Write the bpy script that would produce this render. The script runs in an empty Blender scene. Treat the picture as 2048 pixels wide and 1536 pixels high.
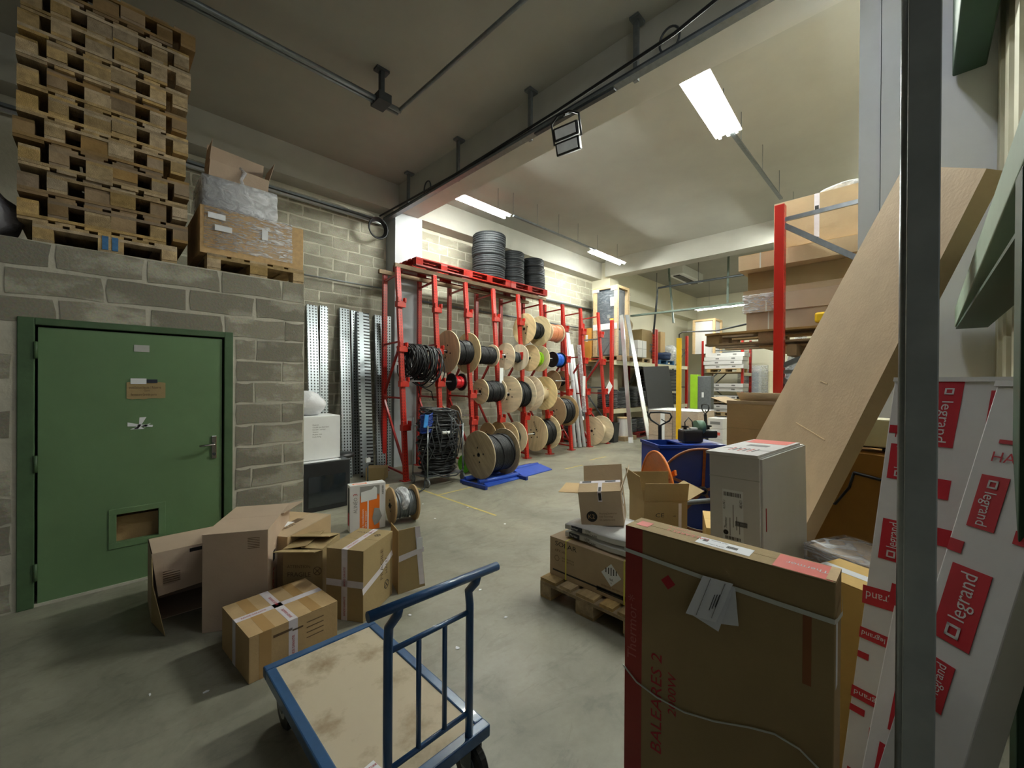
import bpy, bmesh, math, random
from mathutils import Vector, Matrix
random.seed(7)
sc = bpy.context.scene
COL = sc.collection
PI = math.pi
R = math.radians
# ---------------------------------------------------------------- camera, light, exposure
CAM_H = 1.62
YAW, PITCH, ROLL, FPX = R(44.918), R(-0.180), R(0.374), 816.7
FW = Vector((math.cos(YAW)*math.cos(PITCH), math.sin(YAW)*math.cos(PITCH), math.sin(PITCH)))
_r = Vector((math.sin(YAW), -math.cos(YAW), 0)); _u = _r.cross(FW)
RT = _r*math.cos(ROLL)+_u*math.sin(ROLL); UP = -_r*math.sin(ROLL)+_u*math.cos(ROLL)
cam_d = bpy.data.cameras.new('camera'); cam_d.sensor_width = 36; cam_d.lens = FPX/2048*36
cam_d.clip_start = .05; cam_d.clip_end = 200
cam = bpy.data.objects.new('camera', cam_d); COL.objects.link(cam)
M = Matrix.Identity(4)
for i in range(3):
    M[i][0] = RT[i]; M[i][1] = UP[i]; M[i][2] = -FW[i]
M[2][3] = CAM_H
cam.matrix_world = M; sc.camera = cam
w = bpy.data.worlds.new('world'); sc.world = w; w.use_nodes = True
w.node_tree.nodes['Background'].inputs[0].default_value = (.75, .8, .85, 1)
w.node_tree.nodes['Background'].inputs[1].default_value = .085
sc.view_settings.view_transform = 'Standard'; sc.view_settings.look = 'None'
sc.view_settings.gamma = 1; sc.view_settings.use_curve_mapping = False
sc.view_settings.exposure = 1.45
TUBE_POWER = 120.0

def at(x, y, ax, v):
    """surveyed point: where the sight line of (x, y) meets the plane ax = v"""
    d = FW+RT*((x-1024)/FPX)-UP*((y-768)/FPX); i = 'xyz'.index(ax)
    c = Vector((0, 0, CAM_H)); return c+d*((v-c[i])/d[i])

# ---------------------------------------------------------------- materials
def lin(h):
    h = h.lstrip('#'); o = []
    for i in (0, 2, 4):
        c = int(h[i:i+2], 16)/255; o.append(c/12.92 if c <= .04045 else ((c+.055)/1.055)**2.4)
    return o
MATS = {}
def mat(name, col, rough=.6, metal=0, var=.12, scale=6, bump=0, bscale=None, rnd=0, spec=.5, col2=None, thr=None, stretch=None, coat=0):
    if name in MATS: return MATS[name]
    m = bpy.data.materials.new(name); m.use_nodes = True; MATS[name] = m
    nt = m.node_tree; N = nt.nodes; L = nt.links; b = N['Principled BSDF']
    c = lin(col); b.inputs['Roughness'].default_value = rough; b.inputs['Metallic'].default_value = metal
    b.inputs['Specular IOR Level'].default_value = spec; b.inputs['Coat Weight'].default_value = coat
    tc = N.new('ShaderNodeTexCoord'); mp = N.new('ShaderNodeMapping'); L.new(tc.outputs['Object'], mp.inputs[0])
    if stretch: mp.inputs['Scale'].default_value = stretch
    if rnd:
        oi = N.new('ShaderNodeObjectInfo'); va = N.new('ShaderNodeVectorMath'); va.operation = 'ADD'
        sc_ = N.new('ShaderNodeMath'); sc_.operation = 'MULTIPLY'; sc_.inputs[1].default_value = 37
        L.new(oi.outputs['Random'], sc_.inputs[0]); L.new(tc.outputs['Object'], va.inputs[0]); L.new(sc_.outputs[0], va.inputs[1]); L.new(va.outputs[0], mp.inputs[0])
    n = N.new('ShaderNodeTexNoise'); n.inputs['Scale'].default_value = scale; n.inputs['Detail'].default_value = 6; n.inputs['Roughness'].default_value = .6
    L.new(mp.outputs[0], n.inputs[0])
    r = N.new('ShaderNodeValToRGB'); L.new(n.outputs['Fac'], r.inputs[0])
    if col2:
        c2 = lin(col2); lo, hi = thr or (.45, .6)
        r.color_ramp.elements[0].position = lo; r.color_ramp.elements[1].position = hi
        r.color_ramp.elements[0].color = (*c, 1); r.color_ramp.elements[1].color = (*c2, 1)
    else:
        r.color_ramp.elements[0].position = .3; r.color_ramp.elements[1].position = .7
        r.color_ramp.elements[0].color = (*[min(1, k*(1-var)) for k in c], 1); r.color_ramp.elements[1].color = (*[min(1, k*(1+var)) for k in c], 1)
    out = r.outputs[0]
    if rnd:
        h = N.new('ShaderNodeHueSaturation'); mr = N.new('ShaderNodeMapRange'); mr.inputs[3].default_value = 1-rnd; mr.inputs[4].default_value = 1+rnd
        L.new(oi.outputs['Random'], mr.inputs[0]); L.new(mr.outputs[0], h.inputs['Value']); L.new(out, h.inputs['Color']); out = h.outputs[0]
        mr2 = N.new('ShaderNodeMapRange'); mr2.inputs[3].default_value = 1.25; mr2.inputs[4].default_value = .75
        m2 = N.new('ShaderNodeMath'); m2.operation = 'FRACT'; m3 = N.new('ShaderNodeMath'); m3.operation = 'MULTIPLY'; m3.inputs[1].default_value = 7.31
        L.new(oi.outputs['Random'], m3.inputs[0]); L.new(m3.outputs[0], m2.inputs[0]); L.new(m2.outputs[0], mr2.inputs[0]); L.new(mr2.outputs[0], h.inputs['Saturation'])
    L.new(out, b.inputs['Base Color'])
    if bump:
        n2 = N.new('ShaderNodeTexNoise'); n2.inputs['Scale'].default_value = bscale or scale*8; n2.inputs['Detail'].default_value = 4; L.new(mp.outputs[0], n2.inputs[0])
        bm_ = N.new('ShaderNodeBump'); bm_.inputs['Strength'].default_value = bump; bm_.inputs['Distance'].default_value = .01
        L.new(n2.outputs['Fac'], bm_.inputs['Height']); L.new(bm_.outputs[0], b.inputs['Normal'])
    return m
def emat(name, col, s):
    m = bpy.data.materials.new(name); m.use_nodes = True; b = m.node_tree.nodes['Principled BSDF']
    b.inputs['Base Color'].default_value = (.9, .9, .9, 1); b.inputs['Emission Color'].default_value = (*lin(col), 1); b.inputs['Emission Strength'].default_value = s
    MATS[name] = m; return m

card = mat('cardboard', '#b59c78', .75, var=.10, scale=3, bump=.12, bscale=60, rnd=.06, spec=.25)
card_pink = mat('cardboard_pinkish', '#b5a08a', .75, var=.06, scale=3, bump=.1, bscale=60, spec=.25)
card_dk = mat('cardboard_olive', '#9f8a62', .75, var=.08, scale=3, bump=.12, bscale=60, spec=.25)
card_edge = mat('cardboard_core', '#c9ad82', .8, var=.12, scale=40)
card_y = mat('cardboard_yellow', '#d6b26a', .6, var=.07, scale=4, bump=.1, spec=.35)
card_w = mat('white_box_board', '#d3d1cf', .5, var=.04, scale=4, bump=.05, spec=.3)
paper = mat('white_paper', '#e6e8ea', .6, var=.03, scale=12)
tape = mat('brown_tape', '#b08d5c', .25, var=.06, scale=5)
tape_w = mat('white_tape', '#d9d2d6', .3, var=.06, scale=25)
ink = mat('black_ink', '#1b1917', .6, var=.2, scale=60)
ink_b = mat('brown_ink', '#5f4a30', .7, var=.2, scale=60)
ink_r = mat('red_ink', '#b0202c', .6, var=.1, scale=40)
ink_g = mat('grey_ink', '#7d7c7a', .7, var=.2, scale=60)
lab_dk = mat('navy_print', '#1c2534', .5, var=.2, scale=40)
wood = mat('pallet_wood', '#ab9570', .8, var=.3, scale=3, bump=.35, bscale=30, rnd=.28, spec=.2, stretch=(6, 1, 6))
wood_red = mat('red_painted_wood', '#8c2f2a', .75, var=.25, scale=4, bump=.3, rnd=.15, spec=.25)
wood_old = mat('grey_old_wood', '#8d7759', .85, var=.3, scale=4, bump=.3, rnd=.25, spec=.2)
ply = mat('reel_plywood', '#d8c6a2', .62, var=.2, scale=2.2, bump=.1, rnd=.1, spec=.3, stretch=(1, 7, 1))
ply_brown = mat('reel_fibreboard', '#ab9270', .7, var=.08, scale=9, bump=.1, rnd=.06, spec=.3)
ply_core = mat('reel_wood_edge', '#d9c49a', .7, var=.12, scale=20)
rubber = mat('black_cable', '#141517', .5, var=.2, scale=20, spec=.35)
cable_gy = mat('grey_cable', '#33373a', .4, var=.15, scale=20)
cable_lime = mat('lime_cable', '#93c81e', .4, var=.12, scale=30)
cable_green = mat('green_cable', '#5fd321', .4, var=.12, scale=30)
cable_red = mat('red_cable', '#d4202a', .35, var=.12, scale=30)
cable_blue = mat('blue_cable', '#1b62cf', .35, var=.12, scale=30)
cable_orange = mat('copper_orange_cable', '#d98b62', .35, var=.12, scale=60)
spool_blk = mat('black_plastic', '#121214', .35, var=.2, scale=12)
tyre_m = mat('tyre_rubber', '#1f2225', .7, var=.12, scale=15, bump=.15, spec=.35)
red = mat('red_rack_paint', '#b3271b', .32, var=.1, scale=8, bump=.03, spec=.5, coat=.2)
red_dk = mat('dark_red_rack_paint', '#a01c15', .38, var=.12, scale=8, spec=.5)
blue = mat('blue_cart_paint', '#2b5078', .3, var=.1, scale=12, spec=.5, coat=.2, bump=.03)
blue_dp = mat('deep_blue_plastic', '#10307f', .35, var=.08, scale=6)
blue_rmp = mat('blue_ramp_paint', '#2c4fae', .35, var=.14, scale=9, coat=.1)
yellow = mat('yellow_paint', '#e0b41c', .4, var=.06, scale=8)
orange = mat('orange_paint', '#c96a12', .42, var=.15, scale=8)
rust = mat('rusty_iron', '#7d5036', .6, var=.3, scale=15, bump=.2, rnd=.05)
galv = mat('galvanised_steel', '#a2a8ab', .3, metal=.85, var=.15, scale=18, bump=.06)
galv_dk = mat('dull_galvanised_steel', '#71777a', .45, metal=.5, var=.15, scale=18)
alu = mat('aluminium_profile', '#cdd0d4', .28, metal=.8, var=.06, scale=10)
steel = mat('chrome_steel', '#c9c9c9', .15, metal=1, var=.04)
dkmet = mat('dark_metal', '#3c4144', .45, metal=.3, var=.15, scale=15)
blackm = mat('black_paint', '#1a1c1e', .4, var=.15, scale=8)
whitep = mat('white_plastic', '#dfe1e0', .4, var=.03, scale=6)
cream = mat('cream_paint', '#cfc9ac', .6, var=.06, scale=5)
greyfl = mat('grey_matt_panel', '#303132', .6, var=.05, scale=8)
green_cable_tray = mat('grey_green_steel', '#66756a', .5, var=.1, scale=8)
lime_pl = mat('lime_green_panel', '#9ccd28', .5, var=.08, scale=8)
green_door = mat('green_door_paint', '#648059', .45, var=.05, scale=2.5, bump=.05, bscale=90, spec=.4)
green_fr = mat('dark_green_paint', '#46603f', .5, var=.12, scale=8, bump=.08)
green_br = mat('sage_green_paint', '#8ca08a', .55, var=.1, scale=7, bump=.05)
green_dk = mat('bottle_green_paint', '#20402a', .5, var=.1, scale=7)
clad = mat('cream_cladding', '#bdbaa0', .5, var=.05, scale=3)
ceil_m = mat('ceiling_concrete', '#a2a198', .9, var=.09, scale=.7, bump=.12, bscale=22)
beam_m = mat('beam_concrete', '#b0afa6', .9, var=.08, scale=1.2, bump=.15, bscale=25)
colm_m = mat('painted_column', '#e2e5e8', .7, var=.04, scale=2.5, bump=.1, bscale=20)
cream_wall = mat('cream_wall', '#dcd8c2', .85, var=.05, scale=.8, bump=.08, bscale=30)
mortar = mat('mortar_joint', '#bbb7a6', .95, var=.14, scale=4, bump=.35, bscale=35)
floor_m = mat('concrete_floor', '#959281', .42, var=.2, scale=1.1, bump=.06, bscale=14, spec=.45)
def floor_stains(m):
    nt = m.node_tree; N = nt.nodes; L = nt.links; b = N['Principled BSDF']; src = b.inputs['Base Color'].links[0].from_socket; tc = [n for n in N if n.type == 'TEX_COORD'][0]
    def layer(src, sc_, lo, hi, dark, dist, st=(1, 1, 1)):
        mp = N.new('ShaderNodeMapping'); mp.inputs['Scale'].default_value = st; L.new(tc.outputs['Object'], mp.inputs[0])
        n = N.new('ShaderNodeTexNoise'); n.inputs['Scale'].default_value = sc_; n.inputs['Detail'].default_value = 9; n.inputs['Distortion'].default_value = dist; n.inputs['Roughness'].default_value = .68; L.new(mp.outputs[0], n.inputs[0])
        r = N.new('ShaderNodeMapRange'); r.inputs[1].default_value = lo; r.inputs[2].default_value = hi; r.inputs[3].default_value = 1; r.inputs[4].default_value = dark; L.new(n.outputs['Fac'], r.inputs[0])
        mx = N.new('ShaderNodeMixRGB'); mx.blend_type = 'MULTIPLY'; mx.inputs[0].default_value = 1; L.new(src, mx.inputs[1]); L.new(r.outputs[0], mx.inputs[2]); return mx.outputs[0], n
    c, n1 = layer(src, .55, .38, .62, .70, .6); c, n2 = layer(c, 2.6, .52, .66, .80, 1.2); c, n3 = layer(c, 26, .3, .7, .88, 0); c, n4 = layer(c, 1.3, .55, .6, .88, 2.5, (1, 3, 1))
    L.new(c, b.inputs['Base Color'])
    rr = N.new('ShaderNodeMapRange'); rr.inputs[1].default_value = .35; rr.inputs[2].default_value = .65; rr.inputs[3].default_value = .33; rr.inputs[4].default_value = .6; L.new(n1.outputs['Fac'], rr.inputs[0]); L.new(rr.outputs[0], b.inputs['Roughness'])
floor_stains(floor_m)
pvc = mat('white_tube_bundle', '#d6d9dc', .35, var=.05, scale=8)
bin_m = mat('dark_bin_plastic', '#2a2d2f', .4, var=.2, scale=8)
plywood_deck = mat('worn_plywood', '#b39d78', .7, var=.18, scale=3, bump=.12, spec=.3)
printed_or = mat('orange_print', '#e8741a', .4, var=.04, scale=5)
printed_gy = mat('grey_print', '#8d8c88', .5, var=.1, scale=8)
printed_rd = mat('coral_print', '#d45f52', .5, var=.05, scale=8)
printed_dr = mat('dark_red_print', '#9c2a22', .5, var=.06, scale=5)
leg_red = mat('label_red_print', '#b8232f', .5, var=.05, scale=8)
osb = mat('osb_chipboard', '#c4a270', .7, var=.14, scale=30, bump=.15)
strap_y = mat('yellow_strap', '#d8cf5a', .4, var=.05)
strap_w = mat('white_strap', '#cfd2c8', .35, var=.05)
glove = mat('dirty_rag', '#c9c2b8', .9, var=.25, scale=30, bump=.3)
foam = mat('cream_foam', '#e8e2c4', .9, var=.06, scale=8)
bag_m = mat('khaki_canvas', '#8a7a5e', .9, var=.12, scale=14, bump=.2)
grass_gn = mat('green_disc', '#52705c', .5, var=.1)

# concrete block: dark face with pale mortar smears that run on from block to block
def block_mat(name, c1, c2, smear):
    m = bpy.data.materials.new(name); m.use_nodes = True; MATS[name] = m; nt = m.node_tree; N = nt.nodes; L = nt.links; b = N['Principled BSDF']
    b.inputs['Roughness'].default_value = .95; b.inputs['Specular IOR Level'].default_value = .15
    g = N.new('ShaderNodeNewGeometry'); mp = N.new('ShaderNodeMapping'); mp.inputs['Scale'].default_value = (1, 1, 1.8); L.new(g.outputs['Position'], mp.inputs[0])
    n1 = N.new('ShaderNodeTexNoise'); n1.inputs['Scale'].default_value = 2.1; n1.inputs['Detail'].default_value = 8; n1.inputs['Roughness'].default_value = .62; L.new(mp.outputs[0], n1.inputs[0])
    n2 = N.new('ShaderNodeTexNoise'); n2.inputs['Scale'].default_value = 60; n2.inputs['Detail'].default_value = 3; L.new(g.outputs['Position'], n2.inputs[0])
    oi = N.new('ShaderNodeObjectInfo')
    r1 = N.new('ShaderNodeValToRGB'); r1.color_ramp.elements[0].position = smear; r1.color_ramp.elements[1].position = smear+.09
    a, c = lin(c1), lin(c2); r1.color_ramp.elements[0].color = (*a, 1); r1.color_ramp.elements[1].color = (*c, 1); L.new(n1.outputs['Fac'], r1.inputs[0])
    h = N.new('ShaderNodeHueSaturation'); mr = N.new('ShaderNodeMapRange'); mr.inputs[3].default_value = .82; mr.inputs[4].default_value = 1.16
    L.new(oi.outputs['Random'], mr.inputs[0]); L.new(mr.outputs[0], h.inputs['Value']); L.new(r1.outputs[0], h.inputs['Color'])
    mx = N.new('ShaderNodeMixRGB'); mx.blend_type = 'MULTIPLY'; mx.inputs[0].default_value = .35; L.new(h.outputs[0], mx.inputs[1]); L.new(n2.outputs['Color'], mx.inputs[2])
    gm = N.new('ShaderNodeMixRGB'); gm.blend_type = 'MULTIPLY'; gm.inputs[0].default_value = 0; L.new(mx.outputs[0], gm.inputs[1])
    L.new(gm.outputs[0], b.inputs['Base Color'])
    bp = N.new('ShaderNodeBump'); bp.inputs['Strength'].default_value = .45; bp.inputs['Distance'].default_value = .005; L.new(n2.outputs['Fac'], bp.inputs['Height']); L.new(bp.outputs[0], b.inputs['Normal'])
    return m
blk_m = block_mat('concrete_block', '#9a9585', '#bbb7a5', .51)
blk_m2 = block_mat('pale_concrete_block', '#9f9b8b', '#b2ae9d', .50)

def film_mat():
    m = bpy.data.materials.new('stretch_film'); m.use_nodes = True; MATS['film'] = m; nt = m.node_tree; N = nt.nodes; L = nt.links
    for n in list(N): N.remove(n)
    o = N.new('ShaderNodeOutputMaterial'); mx = N.new('ShaderNodeMixShader'); t = N.new('ShaderNodeBsdfTransparent'); p = N.new('ShaderNodeBsdfPrincipled')
    p.inputs['Base Color'].default_value = (.75, .77, .8, 1); p.inputs['Roughness'].default_value = .18
    tc = N.new('ShaderNodeTexCoord'); mp = N.new('ShaderNodeMapping'); mp.inputs['Scale'].default_value = (3, 3, 14); L.new(tc.outputs['Object'], mp.inputs[0])
    n = N.new('ShaderNodeTexNoise'); n.inputs['Scale'].default_value = 3; n.inputs['Detail'].default_value = 6; n.inputs['Distortion'].default_value = 1.5; L.new(mp.outputs[0], n.inputs[0])
    r = N.new('ShaderNodeMapRange'); r.inputs[1].default_value = .42; r.inputs[2].default_value = .72; r.inputs[3].default_value = .12; r.inputs[4].default_value = .85
    L.new(n.outputs['Fac'], r.inputs[0]); L.new(r.outputs[0], mx.inputs[0]); L.new(t.outputs[0], mx.inputs[1]); L.new(p.outputs[0], mx.inputs[2]); L.new(mx.outputs[0], o.inputs[0])
    bp = N.new('ShaderNodeBump'); bp.inputs['Strength'].default_value = 1; bp.inputs['Distance'].default_value = .02; L.new(n.outputs['Fac'], bp.inputs['Height']); L.new(bp.outputs[0], p.inputs['Normal'])
    return m
film = film_mat()
def bag_film():
    m = film.copy(); m.name = 'crumpled_film'; MATS['bagfilm'] = m
    for n in m.node_tree.nodes:
        if n.type == 'MAP_RANGE': n.inputs[3].default_value = .45; n.inputs[4].default_value = 1
        if n.type == 'MAPPING': n.inputs['Scale'].default_value = (3, 3, 4)
    return m
bagfilm = bag_film()
film_l = film.copy(); film_l.name = 'clear_film'; MATS['film_l'] = film_l
for n in film_l.node_tree.nodes:
    if n.type == 'MAP_RANGE': n.inputs[3].default_value = .03; n.inputs[4].default_value = .3
# perforated steel: slots cut as dark flat marks are too small to model one by one
def perf_mat(name, col, sx, sz, w_, h_, metal=.8, dark=(.02, .02, .02)):
    m = bpy.data.materials.new(name); m.use_nodes = True; MATS[name] = m; nt = m.node_tree; N = nt.nodes; L = nt.links; b = N['Principled BSDF']
    b.inputs['Metallic'].default_value = metal; b.inputs['Roughness'].default_value = .33
    tc = N.new('ShaderNodeTexCoord'); s = N.new('ShaderNodeSeparateXYZ'); L.new(tc.outputs['Object'], s.inputs[0])
    def band(sock, period, frac):
        a = N.new('ShaderNodeMath'); a.operation = 'DIVIDE'; a.inputs[1].default_value = period; L.new(sock, a.inputs[0])
        f = N.new('ShaderNodeMath'); f.operation = 'FRACT'; L.new(a.outputs[0], f.inputs[0])
        l = N.new('ShaderNodeMath'); l.operation = 'LESS_THAN'; l.inputs[1].default_value = frac; L.new(f.outputs[0], l.inputs[0]); return l.outputs[0]
    mu = N.new('ShaderNodeMath'); mu.operation = 'MULTIPLY'; L.new(band(s.outputs['X'], sx, w_), mu.inputs[0]); L.new(band(s.outputs['Z'], sz, h_), mu.inputs[1])
    mx = N.new('ShaderNodeMixRGB'); mx.inputs[1].default_value = (*lin(col), 1); mx.inputs[2].default_value = (*dark, 1); L.new(mu.outputs[0], mx.inputs[0]); L.new(mx.outputs[0], b.inputs['Base Color'])
    return m
tray_m = perf_mat('perforated_tray_steel', '#9aa2a6', .05, .05, .42, .55, metal=.55)
red_perf = perf_mat('red_perforated_upright', '#b3271b', .038, .05, .3, .45, metal=0, dark=(.09, .005, .004))
redd_perf = perf_mat('dark_red_perforated_upright', '#9b1b14', .038, .05, .3, .45, metal=0, dark=(.07, .004, .004))

# ---------------------------------------------------------------- mesh helpers
class MB:
    def __init__(s): s.v = []; s.f = []; s.sm = []
    def quadbox(s, pts, smooth=False):
        n = len(s.v); s.v += [tuple(p) for p in pts]
        for f in ((0, 3, 2, 1), (4, 5, 6, 7), (0, 1, 5, 4), (1, 2, 6, 5), (2, 3, 7, 6), (3, 0, 4, 7)): s.f.append(tuple(n+i for i in f)); s.sm.append(smooth)
        return s
    def box(s, c, d, m=None):
        x, y, z = [k/2 for k in d]; pts = [Vector((a*x, b*y, e*z)) for e in (-1, 1) for a, b in ((-1, -1), (1, -1), (1, 1), (-1, 1))]
        if m is not None: pts = [m @ p for p in pts]
        return s.quadbox([Vector(c)+p for p in pts])
    def bbox(s, x0, x1, y0, y1, z0, z1): return s.box(((x0+x1)/2, (y0+y1)/2, (z0+z1)/2), (x1-x0, y1-y0, z1-z0))
    def bar(s, a, b, w_, h_, up=(0, 0, 1)):
        a = Vector(a); b = Vector(b); d = (b-a); l = d.length; d.normalize(); u = Vector(up)
        if abs(d.dot(u)) > .98: u = Vector((1, 0, 0))
        x = d.cross(u).normalized(); y = x.cross(d)
        m = Matrix((x, d, y)).transposed(); return s.box((a+b)/2, (w_, l, h_), m)
    def tube(s, pts, r, n=8, closed=False, cap=True):
        pts = [Vector(p) for p in pts]; k = len(pts); base = len(s.v); px = None
        for i, p in enumerate(pts):
            if closed: t = pts[(i+1) % k]-pts[i-1]
            else: t = pts[min(i+1, k-1)]-pts[max(i-1, 0)]
            if t.length < 1e-9: t = Vector((0, 0, 1))
            t.normalize()
            if px is None:
                u = Vector((0, 0, 1)) if abs(t.z) < .9 else Vector((1, 0, 0)); px = t.cross(u).normalized()
            px = (px-t*px.dot(t))
            px = px.normalized() if px.length > 1e-6 else t.orthogonal().normalized()
            py = t.cross(px); rr = r[i] if isinstance(r, (list, tuple)) else r
            for j in range(n):
                a = 2*PI*j/n; s.v.append(tuple(p+px*(rr*math.cos(a))+py*(rr*math.sin(a))))
        for i in range(k if closed else k-1):
            i2 = (i+1) % k
            for j in range(n):
                j2 = (j+1) % n; s.f.append((base+i*n+j, base+i*n+j2, base+i2*n+j2, base+i2*n+j)); s.sm.append(n > 5)
        if cap and not closed:
            s.f.append(tuple(base+j for j in range(n))[::-1]); s.sm.append(False); s.f.append(tuple(base+(k-1)*n+j for j in range(n))); s.sm.append(False)
        return s
    def lathe(s, prof, n=32, axis='x', o=(0, 0, 0), closed=False, sm=None):
        base = len(s.v); o = Vector(o)
        for a_, r_ in prof:
            for j in range(n):
                t = 2*PI*j/n; c, q = r_*math.cos(t), r_*math.sin(t)
                s.v.append(tuple(o+Vector({'x': (a_, c, q), 'y': (q, a_, c), 'z': (c, q, a_)}[axis])))
        k = len(prof)
        for i in range(k if closed else k-1):
            i2 = (i+1) % k
            for j in range(n):
                j2 = (j+1) % n; s.f.append((base+i*n+j, base+i*n+j2, base+i2*n+j2, base+i2*n+j)); s.sm.append(sm if sm is not None else False)
        return s
    def cyl(s, a, b, r, n=16):
        return s.tube([a, b], r, n)
    def prism(s, poly, z0, z1, m=None):
        n = len(poly); base = len(s.v)
        for z in (z0, z1):
            for x, y in poly:
                p = Vector((x, y, z)); s.v.append(tuple(m @ p if m is not None else p))
        s.f.append(tuple(base+i for i in range(n))[::-1]); s.f.append(tuple(base+n+i for i in range(n))); s.sm += [False, False]
        for i in range(n):
            j = (i+1) % n; s.f.append((base+i, base+j, base+n+j, base+n+i)); s.sm.append(False)
        return s
    def mesh(s, name, m):
        me = bpy.data.meshes.new(name); me.from_pydata(s.v, [], s.f); me.materials.append(m)
        me.polygons.foreach_set('use_smooth', s.sm); me.update()
        bm = bmesh.new(); bm.from_mesh(me); bmesh.ops.recalc_face_normals(bm, faces=bm.faces); bm.to_mesh(me); bm.free()
        return me
    def build(s, name, m, parent=None, bevel=0):
        return link(name, s.mesh(name, m), parent, bevel)
def link(name, me, parent=None, bevel=0):
    o = bpy.data.objects.new(name, me); COL.objects.link(o)
    if parent: o.parent = parent
    if bevel:
        b = o.modifiers.new('bevel', 'BEVEL'); b.width = bevel; b.segments = 2; b.limit_method = 'ANGLE'; b.angle_limit = R(40)
    return o
def tag(o, label=None, cat=None, group=None, kind=None):
    if label: o['label'] = label
    if cat: o['category'] = cat
    if group: o['group'] = group
    if kind: o['kind'] = kind
    return o
def thing(name, label, cat, loc=(0, 0, 0), rz=0, group=None, mw=None):
    o = bpy.data.objects.new(name, None); o.empty_display_size = .1; COL.objects.link(o)
    if mw is not None: o.matrix_world = mw
    else: o.location = loc; o.rotation_euler = (0, 0, rz)
    return tag(o, label, cat, group)
def struct(name, mb, m, label=None, parent=None):
    o = mb.build(name, m, parent)
    if parent is None: tag(o, label, None, None, 'structure')
    return o
def copy_tree(o, parent=None):
    c = o.copy(); COL.objects.link(c)
    if parent: c.parent = parent
    for ch in o.children: copy_tree(ch, c)
    return c
TXT = {}
def textmesh(st, m):
    k = (st, m.name)
    if k in TXT: return TXT[k]
    cu = bpy.data.curves.new('t', 'FONT'); cu.body = st; cu.size = 1; cu.align_x = 'LEFT'; cu.resolution_u = 2
    o = bpy.data.objects.new('t', cu); COL.objects.link(o); bpy.context.view_layer.update()
    me = bpy.data.meshes.new_from_object(o.evaluated_get(bpy.context.evaluated_depsgraph_get()))
    bpy.data.objects.remove(o); bpy.data.curves.remove(cu)
    me.materials.clear(); me.materials.append(m); me.name = 'lettering'
    xs = [v.co.x for v in me.vertices]; wd = max(xs)-min(xs) if xs else 1
    TXT[k] = (me, wd); return TXT[k]
def frame(face, w_, d, h):
    return {'f': ((-w_/2, -d/2, 0), (1, 0, 0), (0, 0, 1), (0, -1, 0)), 'r': ((w_/2, -d/2, 0), (0, 1, 0), (0, 0, 1), (1, 0, 0)),
            'l': ((-w_/2, d/2, 0), (0, -1, 0), (0, 0, 1), (-1, 0, 0)), 't': ((-w_/2, -d/2, h), (1, 0, 0), (0, 1, 0), (0, 0, 1)),
            'b': ((w_/2, d/2, 0), (-1, 0, 0), (0, 0, 1), (0, 1, 0))}[face]
def plate(root, size, face, u0, v0, wu, hv, m, name='label', lift=.0006, rot=0, thick=.0006):
    """thin sheet stuck on a box face; u0, v0 its centre in metres from the face's lower left"""
    O, U, V, Nn = [Vector(k) for k in frame(face, *size)]
    c, s_ = math.cos(rot), math.sin(rot); U2 = U*c+V*s_; V2 = -U*s_+V*c; P = O+U*u0+V*v0+Nn*lift
    m3 = Matrix((U2, V2, Nn)).transposed()
    o = MB().box((0, 0, 0), (wu, hv, thick)).build(name, m, root)
    o.matrix_local = Matrix.Translation(P) @ m3.to_4x4(); return o
def text(root, size, face, st, u0, v0, hgt, m, rot=0, lift=.0016, name='lettering', sx=1, fit=None):
    O, U, V, Nn = [Vector(k) for k in frame(face, *size)]
    me, wd = textmesh(st, m); c, s_ = math.cos(rot), math.sin(rot); U2 = U*c+V*s_; V2 = -U*s_+V*c
    if fit: sx = fit/(wd*hgt)
    m3 = Matrix((U2*hgt*sx, V2*hgt, Nn)).transposed()
    o = link(name, me, root); o.matrix_local = Matrix.Translation(O+U*u0+V*v0+Nn*lift) @ m3.to_4x4(); return o
TH = .004
def flapbox(mb, x0, x1, y0, y1, z, side, ln, ang):
    """flap hinged on the rim of a carton; ang 0 = closed over the top, 90 = upright, 180 = folded out flat"""
    a = R(ang); c, s_ = math.cos(a), math.sin(a)
    if side in ('f', 'b'):
        y = y0 if side == 'f' else y1; sg = 1 if side == 'f' else -1
        d = Vector((0, sg*c, s_)); nrm = Vector((0, -sg*s_, c)); A, B = Vector((x0, y, z)), Vector((x1, y, z))
    else:
        x = x0 if side == 'l' else x1; sg = 1 if side == 'l' else -1
        d = Vector((sg*c, 0, s_)); nrm = Vector((-sg*s_, 0, c)); A, B = Vector((x, y0, z)), Vector((x, y1, z))
    t = nrm*TH; mb.quadbox([A, B, B+d*ln, A+d*ln, A+t, B+t, B+d*ln+t, A+d*ln+t]); return mb
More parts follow.
